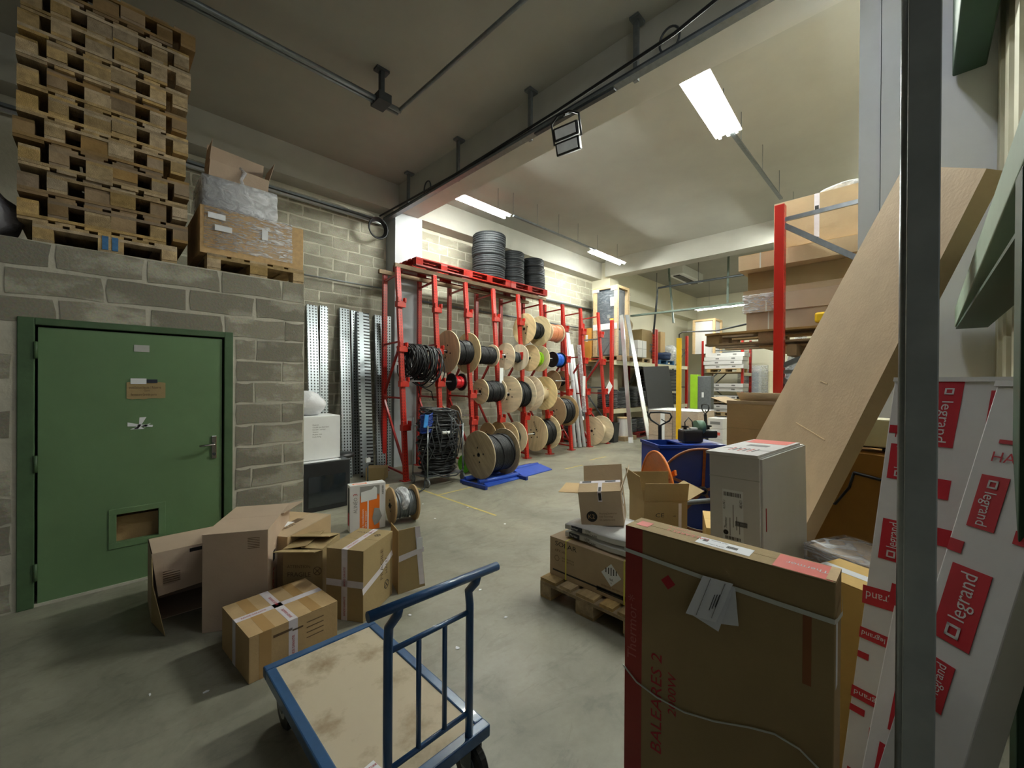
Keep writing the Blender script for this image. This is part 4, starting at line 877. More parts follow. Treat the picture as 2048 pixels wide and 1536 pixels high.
# front taped box
t, sz = carton('taped cardboard box at the front of the pile beside the blue cart', (.554, 2.519), (1.039, 2.561), .46, 0, .251, card)
vt(t, sz, 't', .225, .05); vt(t, sz, 't', .23, .05, horiz=True); vt(t, sz, 'f', .225, .05); vt(t, sz, 'l', .22, .05, letters=None)
for x in (.1, .36): plate(t, sz, 't', x, .23, .06, .46, tape, 'tape', .0004)
plate(t, sz, 'f', .08, .125, .06, .25, tape, 'tape', .0004)
for k in range(4): plate(t, sz, 'f', .35, .2-.03*k, .1, .005, ink_b, 'print')
plate(t, sz, 'f', .17, .2, .1, .014, ink_b, 'print'); plate(t, sz, 'f', .25, .19, .06, .01, ink_b, 'print')
# FRAGILE box
t, sz = carton('taped cardboard box marked FRAGILE at the right of the pile', (1.088, 2.872), (1.239, 2.633), .39, 0, .481, card_dk)
vt(t, sz, 'f', .14, .045); vt(t, sz, 'f', .25, .045, horiz=True); vt(t, sz, 't', .14, .045)
plate(t, sz, 'r', .12, .235, .26, .045, tape_w, 'tape', rot=R(12)); plate(t, sz, 'r', .3, .29, .18, .045, tape_w, 'tape', .0009, rot=R(20))
text(t, sz, 'r', 'FRAGILE', .25, .18, .05, ink_b, R(90), fit=.22); text(t, sz, 'r', 'HAUT', .31, .2, .04, ink_b, R(90), fit=.12)
def nosign(t, sz, face, u, v, r_, m=ink):
    O, U, V, Nn = [Vector(k) for k in frame(face, *sz)]; b = MB(); b.lathe([(0, r_), (0, r_*.86), (.0006, r_*.86), (.0006, r_)], 24, 'z', closed=True); b.box((0, 0, .0003), (r_*1.8, r_*.14, .0006), Matrix.Rotation(R(45), 3, 'Z')); b.box((0, 0, .0003), (r_*1.8, r_*.14, .0006), Matrix.Rotation(R(-45), 3, 'Z'))
    o = b.build('print', m, t); o.matrix_local = Matrix.Translation(O+U*u+V*v+Nn*.001) @ Matrix((U, V, Nn)).transposed().to_4x4()
nosign(t, sz, 'r', .3, .12, .032); text(t, sz, 't', 'FRAGILE', .03, .3, .035, ink_b, fit=.15); nosign(t, sz, 't', .22, .28, .022)
# leaning flap sheet on its right
p0 = Vector((1.60, 2.80, 0)); p1 = Vector((1.78, 2.74, 0))
t = thing('cardboard_sheet', 'folded cardboard piece with tape standing beside the FRAGILE box', 'cardboard', (1.594, 2.80, 0), math.atan2(-.05, .17))
MB().quadbox([(0, 0, 0), (.21, 0, .02), (.17, .02, .49), (.0, .02, .48), (0, .006, 0), (.21, .006, .02), (.17, .026, .49), (0, .026, .48)]).build('sheet', card_dk, t)
MB().quadbox([(0, .0, 0), (0, .006, .48), (.0, .26, .47), (0, .26, 0), (.005, .0, 0), (.005, .006, .48), (.005, .26, .47), (.005, .26, 0)]).build('sheet', card, t)
MB().quadbox([(.165, -.003, .04), (.205, -.003, .04), (.17, .017, .49), (.13, .017, .49), (.165, -.001, .04), (.205, -.001, .04), (.17, .019, .49), (.13, .019, .49)]).build('tape', tape_w, t)
MB().quadbox([(.0, .006, .24), (.2, .005, .29), (.2, .007, .33), (.0, .008, .285), (.0, .008, .24), (.2, .007, .29), (.2, .009, .33), (.0, .01, .285)]).build('tape', tape_w, t)
MB().box((.165, .003, .36), (.045, .002, .09)).build('label', paper, t)
# open carton between
pa = at(566, 1099, 'z', .44); pb = at(645, 1099, 'z', .44)
t, sz = carton('half-open cardboard box marked FRAGILE behind the taped front box', (pa.x, pa.y), (pb.x, pb.y), .30, 0, .44, card_dk, {'f': (.13, 165), 'l': (.16, 8), 'r': (.15, 4), 'b': (.2, 14)})
text(t, sz, 'f', 'FRAGILE', .03, .25, .045, ink_b, fit=.16); nosign(t, sz, 'f', .24, .29, .03, ink_b); text(t, sz, 'f', 'ATTENTION', .03, .31, .03, ink_b, fit=.16)
# box with label
pts = [at(575, 1074, 'z', .5), at(662, 1028, 'z', .5), at(604, 1010, 'z', .5)]
u = (pts[1]-pts[0]); t, sz = carton('closed cardboard box with a white address label behind the pile', (pts[0].x, pts[0].y), (pts[1].x, pts[1].y), .38, 0, .5, card)
plate(t, sz, 't', sz[0]*.45, .2, .11, .075, paper); text(t, sz, 't', 'Nicoll', sz[0]*.2, .12, .07, ink_b, fit=.14); plate(t, sz, 't', sz[0]*.62, .17, .1, .06, ink_b, 'print', .0004)

# ---------------------------------------------------------------- blue platform cart
CX0, CX1, CY0, CY1, CZ = .545, 1.10, 1.205, 2.215, .255
t = thing('platform_cart', 'blue tubular platform trolley with a worn plywood deck', 'cart', ((CX0+CX1)/2, (CY0+CY1)/2, 0)); hx, hy = (CX1-CX0)/2, (CY1-CY0)/2
b = MB(); w_ = .045
b.bbox(-hx, hx, -hy, -hy+w_, CZ-.05, CZ); b.bbox(-hx, hx, hy-w_, hy, CZ-.05, CZ); b.bbox(-hx, -hx+w_, -hy+w_, hy-w_, CZ-.05, CZ); b.bbox(hx-w_, hx, -hy+w_, hy-w_, CZ-.05, CZ); b.build('frame', blue, t, .006)
dk = MB().bbox(-hx+w_, hx-w_, -hy+w_, hy-w_, CZ-.02, CZ-.006).build('deck', None or mat('worn_cart_deck', '#bfb298', .7, col2='#8a7557', thr=(.5, .72), scale=5, bump=.1, spec=.3), t)
plate(t, (2*hx, 2*hy, CZ-.006), 't', .13, .155, .05, .055, paper, 'sticker', rot=R(8)); text(t, (2*hx, 2*hy, CZ-.006), 't', 'max', .12, .16, .02, ink_r, lift=.002)
text(t, (2*hx, 2*hy, CZ), 't', 'YES', .028, .19, .03, paper, R(-25)); text(t, (2*hx, 2*hy, CZ), 't', 'YES', .02, .10, .035, paper, R(-20))
plate(t, (2*hx, 2*hy, CZ), 't', .03, .165, .03, .008, paper, 'scratch', rot=R(20))
# push handle: measured ends
zb = .905; yh = -hy+.0; hb0 = at(735, 1235, 'z', zb); hb1 = at(994, 1132, 'z', zb); off = t.location
l0 = Vector((hb0.x-off.x, hb0.y-off.y, zb)); l1 = Vector((hb1.x-off.x, hb1.y-off.y, zb))
MB().tube([l0, l1], .0165, 20).build('handle_bar', blue, t)
hu = (l1-l0).normalized()
pl_, pr_ = l0+hu*.105, l1-hu*.095
by = -hy+.02
PL = [Vector((pl_.x-.012, by, CZ-.04)), Vector((pl_.x-.012, by, CZ+.2)), Vector((pl_.x-.012, by, zb-.14)), Vector((pl_.x-.008, by+.003, zb-.09)), Vector((pl_.x, pl_.y+.01, zb-.035)), pl_]
PR = [Vector((pr_.x+.012, by, CZ-.04)), Vector((pr_.x+.012, by, CZ+.2)), Vector((pr_.x+.012, by, zb-.14)), Vector((pr_.x+.008, by+.003, zb-.09)), Vector((pr_.x, pr_.y+.01, zb-.035)), pr_]
MB().tube(PL, .0155, 16).build('handle_post', blue, t); MB().tube(PR, .0155, 16).build('handle_post', blue, t)
def lp(k, z): a = PL[1]; b_ = PR[1]; q = a.lerp(b_, k); return Vector((q.x, by, z))
for z in (zb-.17, CZ+.09): MB().tube([lp(.02, z), lp(.98, z)], .0095, 14).build('cross_rail', blue, t)
for k in (.34, .66): MB().tube([lp(k, CZ+.09), lp(k, zb-.17)], .009, 14).build('spindle', blue, t)
for x in (-hx+.07, hx-.05):
    for y in (-hy+.06, hy-.12):
        wb = MB().lathe([(-.02, .02), (-.02, .085), (-.012, .095), (.012, .095), (.02, .085), (.02, .02)], 28, 'x', (x, y, .095)).build('wheel', blackm, t)
        MB().lathe([(-.022, .001), (-.022, .045), (.022, .045), (.022, .001)], 20, 'x', (x, y, .095)).build('hub', galv, wb)
        f = MB(); f.box((x-.028, y, .15), (.004, .06, .12)); f.box((x+.028, y, .15), (.004, .06, .12)); f.build('fork', galv_dk, wb)

# ---------------------------------------------------------------- pallet with solar box
pallet('worn wooden pallet under the solar battery box', (2.354+.6, 2.03-.4, 0), R(90), 'n', False)
t, sz = carton('long brown solar battery box with yellow straps on the pallet', (2.455, 2.02), (2.455, 1.27), .52, .144, .29, card, seam='x', name='battery_box')
text(t, sz, 'f', 'SOLAR', .05, .235, .05, ink, fit=.2); text(t, sz, 'f', 'APX HV', .05, .19, .03, ink_b); text(t, sz, 'f', 'REGISTRATION', .12, .15, .016, ink_b); text(t, sz, 'f', 'BATTERY PACK', .12, .13, .016, ink_b)
b = MB(); b.lathe([(0, .022), (0, .019), (.0006, .019), (.0006, .022)], 20, 'z', closed=True); o = b.build('print', ink_b, t); O, U, V, Nn = [Vector(k) for k in frame('f', *sz)]; o.matrix_local = Matrix.Translation(O+U*.07+V*.14+Nn*.001) @ Matrix((U, V, Nn)).transposed().to_4x4()
plate(t, sz, 'f', .36, .045, .66, .012, ink, 'print'); plate(t, sz, 'f', .55, .042, .25, .03, ink, 'print'); text(t, sz, 'f', 'RESIDENTIAL BATTERY SYSTEM', .46, .07, .018, ink_b, fit=.2)
dm = plate(t, sz, 'f', .54, .165, .11, .11, paper, 'hazard_label', .001, rot=R(45))
for k in range(5): plate(t, sz, 'f', .54-.04+.02*k, .19, .007, .055-.012*abs(k-2), ink, 'print', .0018)
text(t, sz, 'f', '9A', .527, .125, .026, ink, lift=.0022); text(t, sz, 'f', '9', .536, .105, .018, ink, lift=.0022)
for u in (.155, .64): plate(t, sz, 'f', u, .145, .012, .29, strap_y, 'strap', .0022); plate(t, sz, 't', u, .28, .012, .56, strap_y, 'strap', .0022)
# bags of sand-like goods on it
def sack(label, x, y, z, sx, sy, h, rz=0):
    mb = MB(); nx, ny = 8, 6; t = thing('sack', label, 'bag', (x, y, z), rz, 'white printed paper sacks on the solar box')
    bm = bmesh.new(); bmesh.ops.create_cube(bm, size=1); bmesh.ops.subdivide_edges(bm, edges=bm.edges, cuts=5, use_grid_fill=True)
    for v in bm.verts:
        x_, y_, z_ = v.co*2; e = max(abs(x_), abs(y_)); k = 1-.45*max(0, (e-.35)/.65)**2; v.co = Vector((x_*sx/2, y_*sy/2, z_*h/2*k+h/2+.006*math.sin(x_*7+y_*5)))
    me = bpy.data.meshes.new('sack_body'); bm.to_mesh(me); bm.free(); me.materials.append(mat('sack_paper', '#c9c9c6', .45, var=.06, scale=6, bump=.3, bscale=7)); me.polygons.foreach_set('use_smooth', [True]*len(me.polygons)); link('sack_body', me, t)
    return t, (sx, sy, h)
for k, lab in enumerate(('lower white printed sack on the solar box', 'upper white printed sack under the tilted brown box')):
    t, s3 = sack(lab, 2.72, 1.60, .434+.062*k, .44, .62, .066, R(-4+3*k)); l = MB().box((-.221, .22-.02*k, .033), (.002, .1, .035)).build('print', lab_dk, t)
    for st, v in (('LISSE', .036), ('CALCAIRE', .016)): 
        me, wd = textmesh(st, ink); o = link('lettering', me, t); o.matrix_local = Matrix.Translation((-.223, .12, v)) @ Matrix(((0, 0, -1), (-.022, 0, 0), (0, .022, 0))).to_4x4()
    me, wd = textmesh('Mortier', paper); o = link('lettering', me, t); o.matrix_local = Matrix.Translation((-.2235, .262, .024)) @ Matrix(((0, 0, -1), (-.024, 0, 0), (0, .024, 0))).to_4x4()
# K2 box tilted
t, sz = carton('small open brown box with round dark logo tilted on the sacks', (2.56, 1.80), (2.70, 1.52), .31, .56, .25, card, {'f': (.14, 22), 'l': (.15, 175), 'r': (.15, 115), 'b': (.15, 120)}, tilt=Matrix.Rotation(R(-7), 4, 'Y'))
b = MB(); b.lathe([(0, .001), (0, .04), (.0006, .04), (.0006, .001)], 28, 'z'); o = b.build('logo', ink, t); O, U, V, Nn = [Vector(k) for k in frame('f', *sz)]; o.matrix_local = Matrix.Translation(O+U*.085+V*.07+Nn*.001) @ Matrix((U, V, Nn)).transposed().to_4x4()
text(t, sz, 'f', 'K2', .055, .055, .045, card, lift=.0025); text(t, sz, 'f', 'Mounting Systems for', .14, .085, .018, ink_b, fit=.13); text(t, sz, 'f', 'Solar Technology', .14, .062, .018, ink_b, fit=.1); text(t, sz, 'f', 'k2-systems.com', .14, .038, .018, ink_b, fit=.11)
plate(t, sz, 'f', .16, .215, .03, .075, tape_w, 'tape'); plate(t, sz, 'f', .16, .215, .022, .055, ink, 'tape', .0012)
plate(t, sz, 'r', .08, .12, .035, .2, tape_w, 'tape'); plate(t, sz, 'r', .08, .16, .02, .07, ink, 'tape', .0012); plate(t, sz, 'r', .15, .17, .07, .1, paper, 'label'); plate(t, sz, 'r', .15, .195, .05, .02, lab_dk, 'print', .0014)
# tape across the K2 front flap
fl0 = [c for c in t.children if c.name.startswith('flap')][0]
a = R(22); O2 = Vector((0, -sz[1]/2, sz[2])); d2 = Vector((0, math.cos(a), math.sin(a))); n2 = Vector((0, -math.sin(a), math.cos(a)))
def flapplate(u0, v0, wu, hv, m, lift): 
    o = MB().box((0, 0, 0), (wu, hv, .0006)).build('tape', m, fl0); o.matrix_local = Matrix.Translation(O2+Vector((u0, 0, 0))+d2*v0+n2*(TH+lift)) @ Matrix((Vector((1, 0, 0)), d2, n2)).transposed().to_4x4()
flapplate(0, .125, .31, .03, tape_w, .0006); flapplate(-.1, .127, .07, .018, ink, .0012); flapplate(.08, .127, .08, .018, ink, .0012); flapplate(.005, .07, .03, .14, tape_w, .0009); flapplate(.005, .03, .02, .05, ink, .0015)
# CE box
t, sz = carton('open brown CE-marked carton behind the tilted box', (3.08, 1.56), (3.34, 1.32), .36, .144, .53, card_dk, {'f': (.15, 100), 'b': (.16, 92), 'l': (.2, 100), 'r': (.16, 150)})
text(t, sz, 'f', 'CE', .09, .40, .045, ink, fit=.07); plate(t, sz, 'f', sz[0]-.06, .36, .025, .3, tape_w, 'tape'); text(t, sz, 'f', 'HS', sz[0]-.12, .40, .022, ink)
# yellow parcel behind
t, sz = carton('yellow-brown parcel with white tape between the CE carton and the white box', (2.85, 1.0), (2.97, .72), .4, 0, .66, card_y); plate(t, sz, 't', sz[0]/2, .2, .05, .4, paper, 'tape')

# ---------------------------------------------------------------- Thermor carton
TX, TY0, TY1, TD, TZ = 1.36, .76, .152, .118, 1.1
t, sz = carton('large narrow brown radiator carton with red band in the foreground', (TX, TY0), (TX, TY1), TD, 0, TZ, card_dk, name='radiator_carton')
W_ = sz[0]
plate(t, sz, 'f', .033, TZ/2, .066, TZ-.004, printed_dr, 'print'); plate(t, sz, 't', .045, TD*.5, .045, .05, printed_rd, 'print'); plate(t, sz, 't', W_-.075, TD*.48, .14, TD*.92, printed_rd, 'print')
text(t, sz, 't', 'Thermor', W_-.02, TD*.55, .03, card_w, R(180), fit=.1); text(t, sz, 't', 'BALEARES 2', .27, TD*.62, .03, printed_rd, R(180), fit=.14); text(t, sz, 't', '2000W', .20, TD*.85, .015, printed_rd, R(180), fit=.08)
plate(t, sz, 't', .32, TD*.42, .16, .062, paper); barcode(t, sz, 't', .262, TD*.47, .015, .02); barcode(t, sz, 't', .345, TD*.4, .03, .02); text(t, sz, 't', 'THERMOR 481461', .275, TD*.55, .012, ink, fit=.05); text(t, sz, 't', '2000W BLANC', .275, TD*.25, .01, ink, fit=.05)
text(t, sz, 'f', 'Thermor', .045, .62, .05, mat('faded_pink_ink', '#b8645a', .7), R(90), fit=.2); text(t, sz, 'f', '*', .055, .83, .06, MATS['faded_pink_ink'], R(90))
text(t, sz, 'f', 'BALEARES 2', .14, .34, .055, ink_r, R(90), fit=.34); text(t, sz, 'f', '2000W', .19, .5, .04, ink_r, R(90), fit=.14)
plate(t, sz, 'f', .16, .945, .035, .035, ink_r, 'print', rot=R(45)); plate(t, sz, 'r', .03, .9, .03, .18, paper, 'label'); plate(t, sz, 'f', W_-.06, .9, .02, .2, mat('faint_red_print', '#8f5a34', .7), 'print')
MB().box((W_/2-.01, .0, TZ-.004), (.022, TD*.9, .012)).build('crushed_corner', card_edge, t)
def sagline(pts, r_, m, name, parent, flat=None):
    o = MB().tube(pts, r_, 8).build(name, m, parent); return o
y_ = -TD/2-.004
# strap: flattened band around the carton
def band(pts, wd, m, par, name='strap'):
    mb = MB(); pts = [Vector(p) for p in pts]
    for i, p in enumerate(pts): mb.v += [tuple(p+Vector((0, 0, wd/2))), tuple(p-Vector((0, 0, wd/2))), tuple(p+Vector((0, -.0015, wd/2))), tuple(p+Vector((0, -.0015, -wd/2)))]
    for i in range(len(pts)-1):
        a = i*4; c = a+4
        for f in ((a, a+1, c+1, c), (a+2, c+2, c+3, a+3), (a, c, c+2, a+2), (a+1, a+3, c+3, c+1)): mb.f.append(f); mb.sm.append(False)
    return mb.build(name, m, par)
bp_ = [(-W_/2-.004, y_+.03, 1.0), (-W_/2-.003, y_, 1.012)]+[(-W_/2+W_*k/10, y_-.002*math.sin(PI*k/10), 1.012-.014*math.sin(PI*k/20)) for k in range(1, 11)]+[(W_/2+.004, y_+.01, 1.0), (W_/2+.012, y_+.04, 1.012), (W_/2+.004, y_+.1, 1.03)]
band(bp_, .013, strap_w, t)
def fcurve(pl): return [((at(px, py, 'x', TX)).y, (at(px, py, 'x', TX)).z) for px, py in pl]
cv = fcurve([(1248, 1327), (1275, 1362), (1315, 1392), (1370, 1422), (1430, 1440), (1500, 1452), (1550, 1465), (1600, 1495), (1640, 1536), (1655, 1560)])
mid = (TY0+TY1)/2
MB().tube([(mid-yy, y_-.003, zz) for yy, zz in cv], .0028, 8).build('strap', strap_w, t)
# folded delivery note
nt2 = thing('delivery_note', 'folded white delivery papers tucked under the strap of the radiator carton', 'paper', (TX, mid, 0), R(-90))
def sheet(pl, y, m=paper, nm='sheet', yb=None):
    P = [at(px, py, 'x', TX-.01) for px, py in pl]; n = len(P); mb = MB()
    for k, p in enumerate(P): mb.v.append((mid-p.y, y[k], p.z))
    for k, p in enumerate(P): mb.v.append((mid-p.y, y[k]-.0012, p.z))
    mb.f += [tuple(range(n)), tuple(range(2*n-1, n-1, -1))]+[(i, (i+1) % n, n+(i+1) % n, n+i) for i in range(n)]; mb.sm += [False]*(n+2); return mb.build(nm, m, nt2)
yy = -.008
sheet([(1448, 1170), (1470, 1176), (1478, 1251), (1440, 1246)], [yy, yy, yy-.006, yy-.006]); sheet([(1440, 1172), (1468, 1174), (1441, 1258), (1379, 1219)], [yy-.002, yy-.002, yy-.02, yy-.02])
s1 = sheet([(1407, 1150), (1467, 1167), (1439, 1237), (1379, 1219)], [yy-.006, yy-.006, yy-.032, yy-.032])
for a_, b_ in (((1423, 1156), (1400, 1222)), ((1452, 1166), (1430, 1228))):
    p, q = at(*a_, 'x', TX-.01), at(*b_, 'x', TX-.01); MB().bar((mid-p.y, yy-.010, p.z), (mid-q.y, yy-.034, q.z), .0018, .001).build('ruled_line', ink_g, s1)
for k in range(3):
    p, q = at(1443-5*k, 1186, 'x', TX-.01), at(1436-6*k, 1208+3*k, 'x', TX-.01); MB().bar((mid-p.y, yy-.017, p.z), (mid-q.y, yy-.028, q.z), .002, .001).build('print', ink, s1)

# ---------------------------------------------------------------- white boxed appliance
mw = Matrix.Rotation(R(-1.2), 4, 'Y')
t, sz = carton('tall white appliance box with barcode label and printed lid', (2.0, .665), (1.985, .455), .66, 0, 1.3, card_w, tilt=mw, name='white_box')
W_ = sz[0]
plate(t, sz, 'f', .10, 1.03, .088, .23, paper, 'label'); barcode(t, sz, 'f', .10, 1.125, .075, .018); barcode(t, sz, 'f', .10, .93, .065, .014); text(t, sz, 'f', 'Thermor', .075, .97, .017, ink, R(90), fit=.05); text(t, sz, 'f', 'ALLURE 3', .068, 1.055, .014, ink, R(90), fit=.04); text(t, sz, 'f', '483471', .14, 1.07, .016, ink, R(90), fit=.035)
for k, (u, v, l) in enumerate(((.088, .98, .08), (.102, 1.03, .1), (.116, 1.0, .06), (.128, .98, .05))): plate(t, sz, 'f', u, v, .003, l, ink_g, 'print', .0014)
barcode(t, sz, 'f', .135, 1.0, .022, .05, R(90)); b = MB(); b.lathe([(0, .001), (0, .011), (.0005, .011), (.0005, .001)], 20, 'z'); o = b.build('logo', ink, t); O, U, V, Nn = [Vector(k) for k in frame('f', *sz)]; o.matrix_local = Matrix.Translation(O+U*.07+V*.952+Nn*.0015) @ Matrix((U, V, Nn)).transposed().to_4x4()
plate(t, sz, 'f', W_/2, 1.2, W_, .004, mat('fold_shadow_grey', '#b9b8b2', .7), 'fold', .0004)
lid = MB().bbox(-W_/2-.012, W_/2-.004, -sz[1]/2-.01, sz[1]/2-.05, 1.3, 1.312).build('lid', card_w, t)
plate(t, (sz[0], sz[1], 1.312), 't', W_/2, .16, W_, .006, ink_g, 'print'); plate(t, (sz[0], sz[1], 1.312), 't', W_/2-.01, .52, W_-.02, .16, printed_rd, 'print')
for k in range(6): plate(t, (sz[0], sz[1], 1.312), 't', .05+.02*k, .14, .006, .1, ink_g if k % 2 else printed_rd, 'print', .001)
plate(t, (sz[0], sz[1], 1.312), 't', .1, .33, .09, .06, ink_g, 'print', .001)
MB().bbox(W_/2+.001, W_/2+.008, -sz[1]/2+.01, sz[1]/2, .0, 1.295).build('side_sleeve', card_w, t); MB().box((W_/2+.009, -sz[1]/2+.045, 1.03), (.002, .006, .1)).build('slot', ink_r, t)

# ---------------------------------------------------------------- long leaning cardboard box
def box8(name, mb_pts, m, par): return MB().quadbox(mb_pts).build(name, m, par)
t = thing('long_cardboard_box', 'very long flat cardboard box leaning against the right wall', 'box', (2.9, .8, 0))
tl = at(1808, 332, 'x', 3.1); tr = at(1973, 337, 'x', 2.55)
bl = at(1505, 925, 'x', 3.5); br = at(1618, 1030, 'x', 2.75)
# front face plane from measured corners, made planar parallelogram, thickness away to the right
U = ((tr-tl)+(br-bl))*.5; L_ = ((tl-bl)+(tr-br))*.5; c = (tl+tr+bl+br)*.25
U.normalize(); Ld = L_.normalized(); Nn = U.cross(Ld).normalized(); U = Ld.cross(Nn).normalized()
def sol(px, py):
    d = FW+RT*((px-1024)/FPX)-UP*((py-768)/FPX); s_ = (c-Vector((0, 0, CAM_H))).dot(Nn)/d.dot(Nn); return Vector((0, 0, CAM_H))+d*s_
q = [sol(1808, 332), sol(1973, 337), sol(1632, 1010), sol(1497, 905)]
loc = Vector(t.location); back = -Nn if Nn.dot(c-Vector((0, 0, CAM_H))) < 0 else Nn
th_ = back*.07
q[2] = q[1]+(q[2]-q[1])*1.22; q[3] = q[0]+(q[3]-q[0])*1.45
pp = [p-loc for p in q]; 
box8('body', [pp[3], pp[2], pp[1], pp[0], pp[3]+th_, pp[2]+th_, pp[1]+th_, pp[0]+th_], card, t)
print('LONGBOX', [tuple(round(k, 2) for k in p) for p in q], tuple(round(k, 2) for k in back))
for (a_, b_) in (((1592, 845), (1650, 880)), ((1640, 762), (1655, 768)), ((1795, 552), (1822, 556))):
    p1, p2 = sol(*a_)-loc, sol(*b_)-loc; MB().bar(p1-back*.001, p2-back*.001, .004, .003, up=tuple(back)).build('crease', card_edge, t)

# ---------------------------------------------------------------- legrand cartons leaning at the right
def label_red(root, mwf, u, v, wu, hv, txt, rot=0):
    o = MB().box((0, 0, 0), (wu, hv, .001)).build('printed_label', leg_red, root); c_, s_ = math.cos(rot), math.sin(rot)
    o.matrix_local = mwf @ Matrix.Translation((u, v, .0012)) @ Matrix.Rotation(rot, 4, 'Z')
    if txt:
        me, wd = textmesh(txt, card_w); hh = hv*.62; k = link('lettering', me, o); fit = wu*.62/(wd*hh); k.matrix_local = Matrix.Translation((-wu*.5+wu*.3, -hh*.32, .0012)) @ Matrix.Diagonal((hh*fit, hh, 1, 1))
        s2 = hv*.36; b = MB(); b.bbox(-s2/2, s2/2, -s2/2, -s2/2+s2*.2, 0, .0005); b.bbox(-s2/2, s2/2, s2/2-s2*.2, s2/2, 0, .0005); b.bbox(-s2/2, -s2/2+s2*.2, -s2/2, s2/2, 0, .0005); b.bbox(s2/2-s2*.2, s2/2, -s2/2, s2/2, 0, .0005)
        k = b.build('emblem', card_w, o); k.location = (-wu*.5+wu*.16, 0, .0012)
def leanbox(label, TL, W_, BL, depth, zt, labels, sidelabels=()):
    """TL top-left, BL a lower point of the left front edge; the edge is run down to the floor"""
    v = TL-BL; BL = TL-v*(TL.z/v.z); H_ = (TL-BL).length; v.normalize(); u = v.cross(Vector((0, 0, 1))).normalized(); n = u.cross(v)
    labels = [(a_, H_-b_, w2, h2, tx, ro) for a_, b_, w2, h2, tx, ro in labels]
    mw = Matrix.Translation(BL) @ Matrix((u, v, n)).transposed().to_4x4()
    t = thing('long_white_carton', label, 'box', mw=mw, group='red and white printed long cartons')
    MB().bbox(0, W_, 0, H_, -depth, 0).build('body', card_w, t, .003)
    o = MB().bbox(-.003, W_+.003, H_-.012, H_+.003, -depth-.003, .004).build('end_flap', card_w, t)
    for (a_, b_, w2, h2, tx, ro) in labels: label_red(t, Matrix.Identity(4), a_*W_, b_, w2, h2, tx, ro)
    for (a_, b_, w2, h2, tx, ro) in sidelabels: label_red(t, Matrix(((0, 0, -1, 0), (0, 1, 0, 0), (1, 0, 0, 0), (0, 0, 0, 1))) @ Matrix.Identity(4), -a_*depth, b_, w2, h2, tx, ro)
    return t, W_, H_
H90 = R(90)
LB = leanbox('rear red and white printed long carton leaning beside the radiator carton', at(1790, 757, 'x', 2.15), .16, at(1683, 1536, 'x', 1.72), .09, 0,
  [(.28, .32, .13, .06, 'legrand', H90), (.33, .60, .14, .065, 'legrand', H90), (.42, .80, .15, .06, 'legrand', PI+R(4)), (.3, .93, .1, .035, 'legrand', PI), (.1, 1.0, .03, .02, '', 0), (.6, 1.02, .07, .035, 'legrand', -H90), (.36, 1.12, .12, .035, 'legrand', PI), (.12, 1.17, .04, .02, '', 0), (.5, 1.25, .10, .05, 'legrand', -H90), (.4, 1.36, .1, .035, 'legrand', PI), (.3, 1.5, .07, .035, 'legrand', PI), (.12, .2, .03, .03, '', 0)])
me, wd = textmesh('H', ink_r); o = link('lettering', me, LB[0]); o.matrix_local = Matrix.Translation((.02, LB[2]-.23, .002)) @ Matrix.Diagonal((.035, .035, 1, 1))
LB = leanbox('middle red and white printed long carton seen on both sides of the metal pole', at(1878, 757, 'x', 1.92), .155, at(1723, 1536, 'x', 1.5), .09, 0,
  [(.2, .12, .22, .06, 'legrand', -H90), (.9, .12, .16, .04, 'legrand', H90), (.3, .36, .05, .06, '', 0), (.55, .5, .05, .05, '', 0), (.3, .7, .12, .06, '', 0), (.4, .95, .2, .05, 'legrand', H90), (.3, 1.15, .12, .04, 'legrand', H90), (.2, 1.4, .22, .05, 'legrand', H90)])
LB = leanbox('right-hand red and white printed long carton marked HAUT with an upward arrow', at(1996, 764, 'x', 1.58), .15, at(1755, 1536, 'x', 1.36), .075, 0,
  [(.36, .30, .13, .055, 'legrand', -H90), (.42, .55, .18, .08, 'legrand', H90), (.42, .74, .11, .05, 'legrand', H90), (.42, .92, .1, .05, 'legrand', H90), (.42, 1.12, .1, .05, 'legrand', H90), (.12, .42, .03, .03, '', 0), (.85, .36, .02, .03, '', 0)])
lean3 = LB; W_, H_ = LB[1], LB[2]
for st, v, hh in (('HAUT', H_-.20, .035),):
    me, wd = textmesh(st, ink_r); o = link('lettering', me, lean3[0]); o.matrix_local = Matrix.Translation((W_*.22, v, .002)) @ Matrix.Diagonal((hh, hh, 1, 1))
b = MB(); b.bbox(W_*.5-.005, W_*.5+.005, H_-.14, H_-.06, .001, .002); b.bbox(W_*.5-.035, W_*.5+.035, H_-.155, H_-.145, .001, .002); b.prism([(W_*.5-.015, H_-.07), (W_*.5, H_-.035), (W_*.5+.015, H_-.07)], .001, .002); b.build('arrow_print', ink_r, lean3[0])
for k in range(3): MB().bbox(-.004, -.001, H_-.6+.05*k, H_-.25+.05*k, -.03-.025*k, -.02-.025*k).build('side_print', ink_r, lean3[0])

